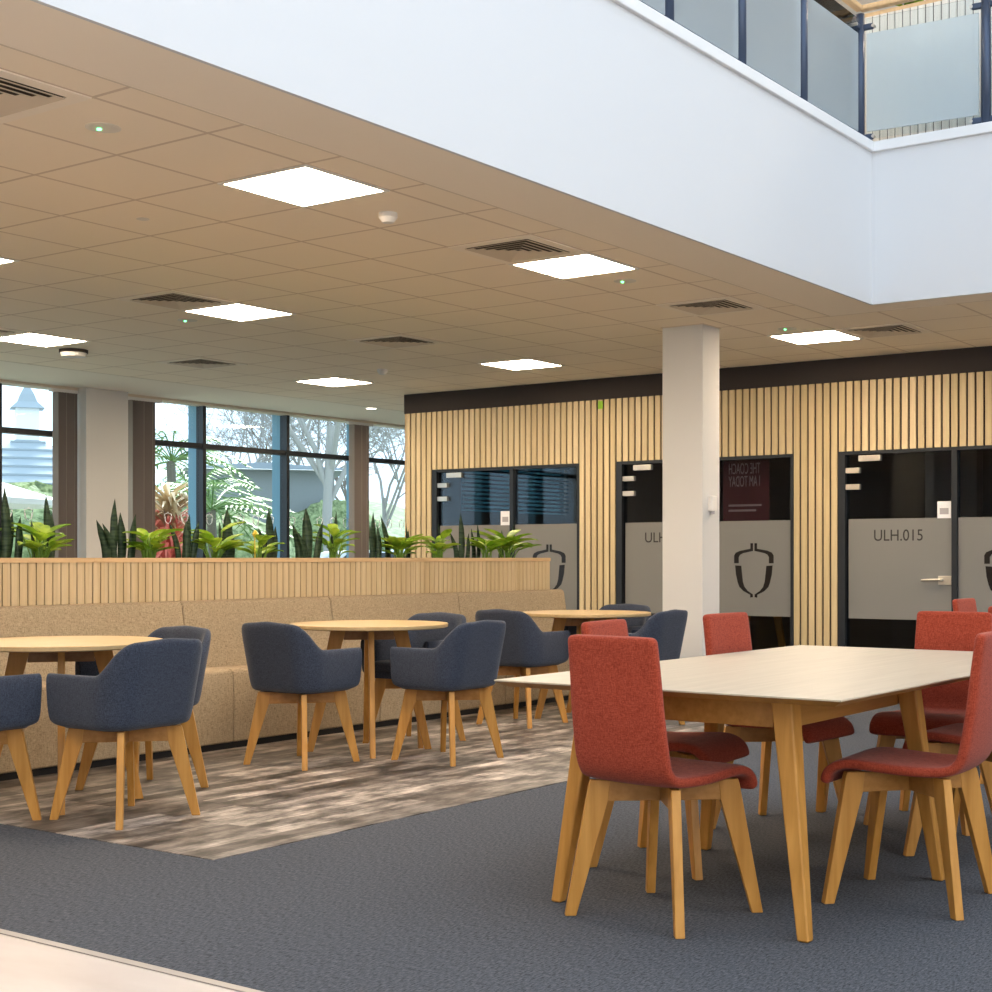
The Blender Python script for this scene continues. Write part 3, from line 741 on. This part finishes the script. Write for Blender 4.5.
def slat_box(name, label, cat, x0, x1, y0, y1, z0, z1, faces, pitch, m, trim, soil=True):
    """planter box with vertical slats on the listed faces"""
    cx_, cy_ = (x0 + x1) / 2, (y0 + y1) / 2
    r = empty(name, (cx_, cy_, z0), label=label, cat=cat)
    a, b, c_, d = x0 - cx_, x1 - cx_, y0 - cy_, y1 - cy_; h = z1 - z0
    core = MB()
    t = .02
    core.box(a + .01, b - .01, c_ + .01, c_ + .01 + t, 0, h - .03).box(a + .01, b - .01, d - .01 - t, d - .01, 0, h - .03).box(a + .01, a + .01 + t, c_ + .03, d - .03, 0, h - .03).box(b - .01 - t, b - .01, c_ + .03, d - .03, 0, h - .03)
    core.build('box_core', M['slat_back'], r)
    MB().box(a + .035, b - .035, c_ + .035, d - .035, .02, h - .07).build('soil', M['soil'], r)
    sl = MB()
    gap = .0075
    if 'y-' in faces or 'y+' in faces:
        n = int((b - a) / pitch); p = (b - a) / n
        for k in range(n):
            if 'y-' in faces: sl.box(a + k * p, a + (k + 1) * p - gap, c_, c_ + .01, 0, h - .028)
            if 'y+' in faces: sl.box(a + k * p, a + (k + 1) * p - gap, d - .01, d, 0, h - .028)
    for fc, xa, xb in (('x-', a, a + .01), ('x+', b - .01, b)):
        if fc in faces:
            n = int((d - c_) / pitch); p = (d - c_) / n
            for k in range(n): sl.box(xa, xb, c_ + k * p, c_ + (k + 1) * p - gap, 0, h - .028)
    sl.build('slat_facing', m, r)
    o_ = .008
    cap = MB()
    for q in ((a, b, c_ - o_, c_ + .03), (a, b, d - .03, d + o_), (a, a + .03, c_ + .03, d - .03), (b - .03, b, c_ + .03, d - .03)):
        cap.box(*q, h - .028, h)
    cap.build('top_rim', trim, r)
    return r
slat_box('upper_planter', 'pale slatted planter box on the upper floor behind the glass', 'planter', 10.5, 10.95, -4.0, 4.36, 4.10, 5.27, ('x-', 'y+'), .059, M['slat_pale'], M['oak_trim'])

# ------------------------------------------------------------------ planters and banquettes
slat_box('planter', 'oak slatted planter at the left end, cut off by the photo edge', 'planter', 3.3, 5.581, 7.14, 7.52, 0, 1.15, ('y-', 'x-'), .055, M['slat_planter'], M['oak_trim'])['group'] = 'oak slatted planters behind the bench'
slat_box('planter', 'middle oak slatted planter behind the round tables', 'planter', 5.582, 7.932, 7.14, 7.52, 0, 1.15, ('y-',), .055, M['slat_planter'], M['oak_trim'])['group'] = 'oak slatted planters behind the bench'
slat_box('planter', 'oak slatted planter ending in front of the glazed rooms', 'planter', 7.933, 10.33, 7.14, 7.52, 0, 1.15, ('y-', 'x+'), .055, M['slat_planter'], M['oak_trim'])['group'] = 'oak slatted planters behind the bench'

def bench(x0, x1, label):
    w = x1 - x0 - .003; r = empty('banquette', (x0 + .003, 6.58, 0), label=label, cat='bench', group='tan banquette sections')
    # local y from the front
    seat = [(0, .04), (-.005, .25), (0, .44), (.012, .468), (.04, .482), (.2, .478), (.40, .462), (.42, .40), (.42, .04)]
    back = [(.385, .45), (.43, .70), (.455, .855), (.465, .873), (.48, .88), (.535, .88), (.55, .87), (.55, .055), (.43, .055), (.43, .40)]
    def ext(poly, name):
        mb = MB(); n = 7
        R = []
        for k in range(n + 1):
            x = w * k / n
            R.append([(x, p, q) for p, q in poly])
        mb.loft(R); return mb.build(name, M['tan'], r, bevel=.012, seg=3)
    ext(seat, 'seat'); ext(back, 'backrest')
    MB().box(.0, w, .012, .5, 0, .04).build('plinth', M['black'], r)
    return r
labs = ['long tan woven banquette section behind the leftmost round table', 'tan woven banquette section left of the middle round table',
        'tan woven banquette section behind the middle round table', 'tan woven banquette end section behind the farthest round table']
bx = [3.5, 6.17, 7.5, 8.93, 10.40]
for i in range(4): bench(bx[i], bx[i + 1], labs[i])

# ------------------------------------------------------------------ plants
def blade(mb, base, h, w, lean, tw, n=7):
    a = random.uniform(0, 2 * PI) if tw is None else tw
    side = Vector((math.cos(a), math.sin(a), 0)); nr = Vector((-side.y, side.x, 0)); rings = []
    for k in range(n + 1):
        t = k / n
        ww = w * (.55 + .9 * t - 1.0 * t * t) * (1 if t < .75 else max(0.0, (1 - t) / .25) ** .7)
        c_ = Vector(base) + Vector((lean[0] * t * t, lean[1] * t * t, h * t)) + side * math.sin(t * 5 + a) * .006
        ww = max(ww, .0012)
        sr = Matrix.Rotation(t * .5, 3, 'Z') @ side; nn = Vector((-sr.y, sr.x, 0))
        rings.append([c_ - sr * ww / 2, c_ - sr * 0 + nn * ww * .22, c_ + sr * ww / 2, c_ - nn * .0015 + nn * ww * .17])
    mb.loft(rings)
def snake(x, y, spec, label):
    r = empty('snake_plant', (x, y, 1.08), label=label, cat='plant', group='snake plants in the planter')
    mb = MB()
    for (dx, h, w, lx, ly) in spec: blade(mb, (dx, random.uniform(-.04, .04), 0), h * 1.04, w * 1.25, (lx, ly), random.uniform(-.9, -.4) )
    mb.build('leaves', M['snake'], r, smooth=True)
    MB().tube([(0, 0, -.03), (0, 0, .012)], [.06, .05], 10).build('root_crown', M['soil'], r)
    return r
def leaf(mb, st, base, az, el, stalk, ll, lw, droop):
    d = Vector((math.cos(az), math.sin(az), 0)); up = Vector((0, 0, 1)); b = Vector(base)
    p1 = b + d * stalk * math.cos(el) * .55 + up * stalk * math.sin(el)
    st.tube([b, (b + p1) / 2 + up * .012, p1], .004, 5)
    side = d.cross(up); n = 6; rows = []
    for k in range(n + 1):
        t = k / n; c_ = p1 + d * ll * t * .92 + up * (ll * (math.sin(el) * .55 * t - droop * t * t))
        ww = lw * math.sin(PI * min(1, (t * .92 + .06))) ** .75 * (1.05 - .35 * t)
        if k == n: ww = .001
        rows.append([c_ - side * ww / 2 + up * ww * .14, c_ - up * .004, c_ + side * ww / 2 + up * ww * .14])
    vs = [p for r_ in rows for p in r_]; fs = []
    for k in range(n):
        for j in (0, 1): fs.append((k * 3 + j, k * 3 + j + 1, k * 3 + j + 4, k * 3 + j + 3))
    mb.add(vs, fs)
def leafy(x, y, n, h, spread, label, seed):
    n = int(n * 1.5); h *= 2.05; spread *= .92
    rnd = random.Random(seed); r = empty('leafy_plant', (x, y, 1.08), label=label, cat='plant', group='lime green leafy plants in the planter')
    mb = MB(); st = MB()
    for k in range(n):
        az = 2 * PI * k / n * 1.618 * 1.5 + rnd.uniform(-.3, .3); el = rnd.uniform(.75, 1.5)
        sc = rnd.uniform(.75, 1.1)
        leaf(mb, st, (rnd.uniform(-.03, .03), rnd.uniform(-.03, .03), 0), az, el, h * .55 * sc * rnd.uniform(.6, 1), spread * sc, spread * .50 * sc, rnd.uniform(.1, .38))
    mb.build('leaves', M['lime'], r, smooth=True); st.build('stalks', M['stemgreen'], r)
    return r
PY = 7.33
# (dx, height, width, lean x, lean y)
snake(5.13, PY, [(-.02, .46, .06, .0, 0), (.02, .32, .05, .05, 0), (.06, .30, .05, .03, 0), (-.05, .35, .05, -.06, 0)], 'dark spiky plant at the left edge of the photo')
snake(5.42, PY + .06, [(0, .43, .05, .0, 0), (.07, .33, .05, .02, 0), (-.08, .28, .045, -.02, 0)], 'dark spiky plant with a single tall blade before the left window')
leafy(5.30, PY - .06, 16, .22, .19, 'lime green leafy plant below the left window', 11)
snake(5.88, PY, [(.02, .42, .055, .03, 0), (-.06, .29, .06, -.07, 0), (-.02, .27, .05, -.08, 0), (.09, .34, .06, .0, 0), (.13, .33, .055, .05, 0)], 'dark spiky plant in front of the broad wall column')
leafy(6.12, PY - .05, 16, .20, .20, 'lime green leafy plant below the brown blind right of the column', 12)
snake(6.44, PY, [(-.05, .29, .045, -.07, 0), (.03, .34, .05, .05, 0), (.0, .30, .06, .01, 0), (.05, .30, .05, .07, 0)], 'dark spiky plant before the red-leaved shrub')
leafy(6.66, PY - .05, 17, .22, .20, 'lime green leafy plant below the first blue mullion', 13)
snake(6.84, PY + .05, [(0, .39, .075, .01, 0), (-.05, .30, .05, -.02, 0), (.04, .25, .05, .02, 0)], 'dark spiky plant with one broad blade right of the first mullion')
leafy(7.06, PY - .05, 11, .18, .18, 'smaller lime green plant with a yellow bloom', 14)
snake(7.24, PY + .03, [(0, .40, .075, .0, 0), (-.06, .27, .05, -.05, 0), (.03, .28, .05, .03, 0)], 'dark spiky plant in front of the second blue mullion')
snake(7.57, PY, [(0, .41, .08, .0, 0), (-.08, .30, .06, -.06, 0), (.05, .32, .06, .08, 0), (-.04, .26, .05, -.09, 0)], 'dark spiky plant with wide blades right of the second mullion')
leafy(7.80, PY - .05, 14, .24, .17, 'lime green leafy plant below the birch trunk', 15)
snake(7.95, PY + .08, [(0, .40, .04, .04, 0), (-.04, .28, .05, .0, 0)], 'thin dark spiky plant behind the birch-side leafy plant')
snake(8.27, PY, [(0, .40, .055, .02, 0), (-.04, .30, .05, -.02, 0), (.04, .30, .05, .0, 0)], 'dark spiky plant beside the narrow far blind')
leafy(8.52, PY - .05, 16, .21, .22, 'broad lime green plant left of the slatted wall corner', 16)
snake(8.62, PY + .06, [(-.08, .38, .05, -.08, 0), (.13, .28, .04, .02, 0), (.16, .35, .02, -.01, 0)], 'dark spiky plant at the slatted wall corner')
leafy(8.98, PY - .05, 13, .19, .19, 'lime green plant in front of the first glass door frame', 17)
snake(9.38, PY + .02, [(0, .42, .06, .0, 0), (-.07, .27, .05, -.08, 0), (.06, .26, .04, .03, 0), (-.28, .33, .035, -.02, 0)], 'dark spiky plant standing alone before the dark glass')
leafy(9.62, PY - .05, 13, .20, .20, 'lime green plant below the paper notice', 18)
snake(9.75, PY + .08, [(-.12, .30, .045, -.02, 0), (-.03, .34, .035, .0, 0)], 'thin dark spiky plant behind the notice-side leafy plant')
leafy(9.92, PY - .03, 18, .23, .25, 'largest lime green plant at the right end of the planter', 19)
snake(10.1, PY + .08, [(.0, .36, .04, .10, 0), (-.08, .30, .05, .03, 0)], 'dark spiky plant at the right end of the planter')
lf = leafy(10.72, 4.05, 12, .2, .2, 'green plant on top of the upper floor planter', 20); lf.location.z = 5.20; lf['group'] = 'plants upstairs'
# yellow bloom and small white blooms
bl_ = tag(MB().tube([(7.0, 7.26, 1.10), (7.0, 7.26, 1.30)], .004, 5).tube([(7.0, 7.26, 1.29), (7.0, 7.255, 1.31), (7.0, 7.26, 1.335)], [.01, .022, .006], 8).build('flower_bloom', mat('yellow_bloom', (0.7, 0.5, 0.06), 0.6)), 'small yellow bloom on a stalk among the planter leaves', 'flower')

# ------------------------------------------------------------------ X-shaped oak chair base
def base_parts(r, top, rl, rh):
    """four plate legs on the diagonals, and two crossing rails"""
    th = .030
    for k in range(4):
        a = PI / 4 + k * PI / 2
        Mx = Matrix.Rotation(a, 4, 'Z')
        poly = [(.322, 0), (.246, top - .02), (.240, top), (.175, top), (.183, top - .07), (.286, 0)]
        MB().prism(poly, 1, -th / 2, th / 2, Mx).build('leg', M['oak_leg'], r, bevel=.003)
    for k in range(2):
        a = PI / 4 + k * PI / 2; Mx = Matrix.Rotation(a, 4, 'Z')
        d = .0 if k == 0 else .0005
        MB().prism([(-.185, top - .068 - d), (.185, top - .068 - d), (.178, top - .002 - d), (-.178, top - .002 - d)], 1, -.0135, .0135, Mx).build('cross_rail', M['oak_rail'], r, bevel=.002)

# red shell chair (faces local +Y)
def red_chair():
    r = empty('dining_chair')
    prof = [(-.275, .909), (-.268, .86), (-.257, .78), (-.248, .69), (-.234, .60), (-.224, .54), (-.212, .497), (-.190, .468), (-.15, .456), (-.07, .454), (0, .456), (.07, .461), (.125, .465), (.165, .464), (.20, .454), (.226, .434), (.240, .394)]
    # cubic-ish resample
    P = []
    for i in range(len(prof) - 1):
        for t in ((0, .08, .2, .35, .6) if i == 0 else (0, .4, .65, .8, .92) if i == len(prof) - 2 else (0, .5)): P.append((prof[i][0] * (1 - t) + prof[i + 1][0] * t, prof[i][1] * (1 - t) + prof[i + 1][1] * t))
    P.append(prof[-1])
    Ls = [0]
    for i in range(1, len(P)): Ls.append(Ls[-1] + math.hypot(P[i][0] - P[i - 1][0], P[i][1] - P[i - 1][1]))
    T = Ls[-1]; th = .036; rings = []
    def wid(s):
        q = s / T
        w = .342 + .024 * min(1, q / .45) if q < .45 else .362 + .044 * min(1, (q - .45) / .2)
        return w / 2
    st = [(0, 0.0), (0.004, 0.0)]
    R = .020
    idx = list(range(len(P)))
    for i in idx:
        s = Ls[i]; d = min(s, T - s)
        w = wid(s)
        if d < R: w -= R * (1 - math.sqrt(max(0, 1 - ((R - d) / R) ** 2)))
        p0 = P[max(i - 1, 0)]; p1 = P[min(i + 1, len(P) - 1)]
        ty, tz = p1[0] - p0[0], p1[1] - p0[1]; l = math.hypot(ty, tz); ny, nz = tz / l, -ty / l   # normal
        # sitter side is +Y for the back, +Z for the seat: (-tz... ) choose the one with positive (y+z)
        if ny + nz < 0: ny, nz = -ny, -nz
        tt = th * (1 if d > .02 else .45 + .55 * math.sqrt(max(0, 1 - ((.02 - d) / .02) ** 2)))
        hb = tt / 2; ring = []
        q = s / T; dish = .014 * max(0, 1 - abs(q - .3) / .35)
        for (ux, un) in ((-1, .35), (-.975, .8), (-.9, 1), (-.5, 1), (0, 1), (.5, 1), (.9, 1), (.975, .8), (1, .35), (1, -.35), (.975, -.8), (.9, -1), (.5, -1), (0, -1), (-.5, -1), (-.9, -1), (-.975, -.8), (-1, -.35)):
            c_ = P[i]; dd = -dish * (1 - ux * ux)
            ring.append((ux * w, c_[0] + ny * (un * hb + dd), c_[1] + nz * (un * hb + dd)))
        rings.append(ring)
    MB().loft(rings).build('upholstered_shell', M['red'], r, smooth=True, sub=1)
    base_parts(r, .436, 0, 0)
    return r
# navy tub chair (faces local +Y)
def tub_chair():
    r = empty('tub_chair')
    w, b, f, rc = .254, .222, .205, .13
    pts = []
    ns = 7
    for k in (0, .012, .05, .2, .4, .6, .8): pts.append((-w, f - (f + b - rc) * k, 's'))
    for k in range(9):
        a = PI / 2 * k / 8; pts.append((-w + rc - rc * math.cos(a), -b + rc - rc * math.sin(a), 'c'))
    for k in range(1, 4): pts.append((-w + rc + (w - rc) * k / 3, -b, 'b'))
    full = [(x, y) for x, y, _ in pts] + [(-x, y) for x, y, _ in pts[-2::-1]]
    Ls = [0]
    for i in range(1, len(full)): Ls.append(Ls[-1] + math.hypot(full[i][0] - full[i - 1][0], full[i][1] - full[i - 1][1]))
    T = Ls[-1]; half = T / 2
    cornermid = (f + b - rc) + rc * PI / 4
    def sm(x): x = max(0, min(1, x)); return x * x * (3 - 2 * x)
    rings = []
    for i, (x, y) in enumerate(full):
        s = min(Ls[i], T - Ls[i])
        p0 = full[max(i - 1, 0)]; p1 = full[min(i + 1, len(full) - 1)]
        tx, ty = p1[0] - p0[0], p1[1] - p0[1]; l = math.hypot(tx, ty); nx_, ny_ = ty / l, -tx / l
        if nx_ * x + ny_ * y < 0: nx_, ny_ = -nx_, -ny_
        rise = sm((s - (cornermid - .085)) / .15)
        top = .645 + .145 * rise + .012 * sm((s - cornermid - .05) / .2)
        backness = sm((s - (cornermid - .12)) / .2)
        flare = .030 + .048 * backness       # outward lean at full height
        th = .045
        ring = []
        zb = .408
        fr = max(0, (.03 - s) / .03) * .6         # rounded front end of the arm
        zb2 = zb + .03 * fr; 
        outer = [(zb2, -.045), (zb2 + .006, -.016), (zb2 + .022, -.004), (zb2 + .08, 0), ((zb2 + top) / 2, 0), (top - .05, 0), (top - .012, -.004)]
        inner = [(top, -.014), (top, -th + .014), (top - .012, -th + .004), (top - .05, -th), ((zb2 + top) / 2, -th), (zb2 + .06, -th), (zb2 + .02, -th - .01)]
        for z, off in outer + inner:
            q = (z - zb) / (.80 - zb)
            o_ = off + flare * q ** 1.2 * (1 if True else 0)
            ring.append((x + nx_ * o_, y + ny_ * o_, z))
        rings.append(ring)
    MB().loft(rings).build('tub_shell', M['navy'], r, smooth=True, sub=1)
    # underside pan and seat cushion
    def outline(ins, yf, n=10):
        o = []
        ww, bb = w - ins, b - ins; rr = max(.03, rc - ins)
        for k in range(n + 1):
            a = PI / 2 * k / n; o.append((-ww + rr - rr * math.cos(a), -bb + rr - rr * math.sin(a)))
        o += [(-x, y) for x, y in o[::-1]]
        o += [(ww, yf - .04), (ww - .012, yf - .012), (ww - .04, yf), (-ww + .04, yf), (-ww + .012, yf - .012), (-ww, yf - .04)]
        return o
    MB().loft([[(x, y, z) for x, y in outline(i_, f - .01)] for i_, z in ((.06, .404), (.045, .412), (.045, .45))]).build('seat_pan', M['navy'], r, smooth=False)
    MB().loft([[(x * s_, y * s_, z) for x, y in outline(.052, f + .015)] for s_, z in ((.98, .45), (1, .462), (1, .485), (.97, .50), (.85, .508), (.4, .512))]).build('seat_cushion', M['navy'], r, smooth=True)
    base_parts(r, .403, 0, 0)
    return r
rc_ = red_chair(); tcx = tub_chair()
def place(proto, first, x, y, deg, label, cat, group):
    o = proto if first else copy_tree(proto)
    o.location = (x, y, 0.0 if True else 0); o.rotation_euler = (0, 0, math.radians(deg)); tag(o, label, cat, group)
    return o
reds = [(4.110, 2.392, -90 - 6, 'red upholstered chair at the near end of the pale table, back to the camera'),
        (4.81, 2.78, 180 + 5, 'red chair tucked in behind the near-end chair, only its top and seat showing'),
        (5.71, 2.75, 176, 'red chair on the far side of the table before the square column'),
        (4.775, 1.817, 4, 'red chair on the near right side of the table, seat in profile'),
        (5.655, 1.86, -2, 'red chair mostly hidden behind the near right chair'),
        (6.20, 2.255, 91, 'red chair at the far end of the table facing the camera'),
        (8.57, 2.66, 180, 'distant red chair whose top shows above the far-end chair'),
        (7.62, 2.22, -90, 'distant red chair peeking out at the right edge of the photo')]
for i, (x, y, d, lab) in enumerate(reds):
    o = place(rc_, i == 0, x, y, d, lab, 'chair', 'red chairs around the long tables'); o.location.z = .003 if False else 0.0
blues = [(4.256, 5.222, 1, 'navy tub chair in front of the leftmost round table, seen from behind'),
         (3.775, 5.70, -90, 'navy tub chair cut off by the left edge of the photo'),
         (4.83, 5.80, 88, 'navy tub chair between the leftmost round table and the banquette'),
         (5.95, 5.798, -88, 'navy tub chair left of the middle round table'),
         (6.55, 5.236, -1, 'navy tub chair in front right of the middle round table'),
         (7.03, 5.885, 92, 'navy tub chair behind the middle round table'),
         (8.245, 5.93, -90, 'navy tub chair left of the farthest round table'),
         (8.60, 5.20, 0, 'navy tub chair in front of the farthest round table beside the column'),
         (9.23, 5.85, 90, 'navy tub chair behind the farthest round table')]
for i, (x, y, d, lab) in enumerate(blues):
    o = place(tcx, i == 0, x, y, d, lab, 'chair', 'navy tub chairs at the round tables'); o.location.z = .003

# ------------------------------------------------------------------ round tables
def round_table():
    r = empty('round_table'); n = 64
    def ring(rad, z): return [(rad * math.cos(2 * PI * k / n), rad * math.sin(2 * PI * k / n), z) for k in range(n)]
    MB().loft([ring(.455, .732), ring(.468, .737), ring(.470, .754), ring(.467, .757)]).build('table_top', M['top_round'], r)
    for k in range(4):
        a = PI / 4 + k * PI / 2; Mx = Matrix.Rotation(a, 4, 'Z')
        MB().prism([(.372, 0), (.225, .731), (.135, .731), (.330, 0)], 1, -.016, .016, Mx).build('leg', M['oak_leg'], r, bevel=.003)
    for k in range(2):
        Mx = Matrix.Rotation(PI / 4 + k * PI / 2, 4, 'Z'); d = .0005 * k
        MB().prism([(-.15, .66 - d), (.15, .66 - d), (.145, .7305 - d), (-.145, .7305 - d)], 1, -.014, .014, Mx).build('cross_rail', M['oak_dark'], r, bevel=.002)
    return r
rt = round_table()
for i, (x, y, d, lab) in enumerate([(4.345, 5.79, 8, 'leftmost round oak table, partly cut off by the photo edge'), (6.57, 5.85, 0, 'middle round oak table before the banquette'), (8.80, 5.77, 0, 'farthest round oak table near the square column')]):
    o = rt if i == 0 else copy_tree(rt); o.location = (x, y, .003); o.rotation_euler = (0, 0, math.radians(d)); tag(o, lab, 'table', 'round oak tables')

# ------------------------------------------------------------------ long pale table
def long_table():
    r = empty('dining_table')
    Lx, Ly = 2.39, 1.245
    # top with an under-cut edge
    def rect(ins, z): return [(-Lx / 2 + ins, -Ly / 2 + ins, z), (Lx / 2 - ins, -Ly / 2 + ins, z), (Lx / 2 - ins, Ly / 2 - ins, z), (-Lx / 2 + ins, Ly / 2 - ins, z)]
    t = MB().loft([rect(.002, .735), rect(0, .736), rect(0, .740), rect(.002, .741)]).build('table_top', M['top_rect'], r)
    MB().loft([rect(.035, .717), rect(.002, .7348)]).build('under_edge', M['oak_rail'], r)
    cx_ = 5.13; cy_ = 2.33
    def leg(fx, fy, tx, ty, z1=.716):
        # plate leg: wide towards the corner, tapering to the foot
        f = Vector((fx - cx_, fy - cy_, 0)); t_ = Vector((tx - cx_, ty - cy_, z1))
        sx = 1 if fx > tx else -1; sy = 1 if fy > ty else -1
        a, b = .046, .075
        R = []
        for p, q in ((f, .040), (t_, .072)):
            R.append([(p.x - q / 2, p.y - q / 2, p.z), (p.x + q / 2, p.y - q / 2, p.z), (p.x + q / 2, p.y + q / 2, p.z), (p.x - q / 2, p.y + q / 2, p.z)])
        return MB().loft(R).build('leg', M['oak_leg'], r, bevel=.008, seg=2)
    for a in ((4.045, 1.87, 4.13, 1.975), (4.045, 2.765, 4.13, 2.68), (5.09, 1.835, 5.045, 1.935), (5.10, 2.785, 5.05, 2.70), (6.15, 2.765, 6.10, 2.68), (6.17, 1.87, 6.10, 1.975)): leg(*a)
    ap = MB()
    for y in (1.975, 2.68): ap.box(4.16 - cx_, 5.02 - cx_, y - cy_ - .014, y - cy_ + .014, .625, .716)
    ap.box(4.115 - cx_, 4.145 - cx_, 2.01 - cy_, 2.645 - cy_, .625, .716)
    ap.box(5.035 - cx_, 5.065 - cx_, 1.97 - cy_, 2.665 - cy_, .625, .716)
    ap.build('apron', M['oak_rail'], r, bevel=.002)
    MB().box(6.085 - cx_, 6.115 - cx_, 2.01 - cy_, 2.645 - cy_, .67, .716).box(5.08 - cx_, 6.08 - cx_, 2.315 - cy_, 2.345 - cy_, .69, .716).build('end_rail', M['oak_rail'], r)
    return r
lt = long_table(); lt.location = (5.137, 2.33, 0); tag(lt, 'long pale oak table with red chairs around it', 'table', 'long pale tables')
o = copy_tree(rt); o.location = (14.25, 7.08, 0); o.rotation_euler = (0, 0, .5); tag(o, 'round oak table inside the middle meeting room, legs showing below the frosting', 'table'); o['group'] = 'meeting room tables'
l2 = copy_tree(lt); l2.location = (8.75, 2.22, 0); tag(l2, 'second long pale table behind the far-end red chair', 'table', 'long pale tables')

# ------------------------------------------------------------------ light
W = bpy.data.worlds.new('sky'); bpy.context.scene.world = W; W.use_nodes = True
bg = W.node_tree.nodes['Background']; bg.inputs[0].default_value = (0.735, 0.86, 1.0, 1); bg.inputs[1].default_value = 1.85
sl_ = bpy.data.lights.new('fill_sun', 'SUN'); sl_.energy = 7.0; sl_.angle = math.radians(15); sl_.color = (1.0, 0.93, 0.82)  # sun added so its bounce off out-of-view floor and walls lifts the ceiling
so = bpy.data.objects.new('fill_sun', sl_); C.objects.link(so); so.rotation_euler = Vector((-.50, -.60, -.64)).to_track_quat('-Z', 'Y').to_euler()
def portal(loc, rot, sx, sy):
    l = bpy.data.lights.new('window_daylight', 'AREA'); l.shape = 'RECTANGLE'; l.size = sx; l.size_y = sy; l.cycles.is_portal = True
    o = bpy.data.objects.new('window_daylight', l); C.objects.link(o); o.location = loc; o.rotation_euler = rot
portal(((X0 + 10.3) / 2, (Y0 + 4.4) / 2, 7.6), (0, 0, 0), 14.3, 10.4)
portal((10.8, YWIN + .35, 1.7), (-PI / 2, 0, 0), 11.6, 2.6)
ur = MB().box(X0 - .2, X1 + .2, 4.41, YWIN + .3, 7.6, 7.7).box(10.34, X1 + .2, Y0 - .2, 4.41, 7.6, 7.7)
struct('roof', ur, M['cream'], 'flat roof around the open rooflight')

# ------------------------------------------------------------------ camera
cd = bpy.data.cameras.new('camera'); cam = bpy.data.objects.new('camera', cd); C.objects.link(cam)
cam.location = (0, 0, 1.15); cam.rotation_euler = (PI / 2, 0, 0.6106 - PI / 2)
cd.sensor_width = 36; cd.lens = 1465.34 / 992 * 36; cd.shift_x = -45.27 / 992; cd.shift_y = 61.85 / 992; cd.clip_end = 500; cd.clip_start = .05
S = bpy.context.scene; S.camera = cam
S.view_settings.view_transform = 'Standard'; S.view_settings.look = 'None'; S.view_settings.gamma = 1; S.view_settings.use_curve_mapping = False
S.view_settings.exposure = 0.5
S.cycles.use_denoising = True
S.cycles.max_bounces = 10; S.cycles.diffuse_bounces = 6; S.cycles.transparent_max_bounces = 16
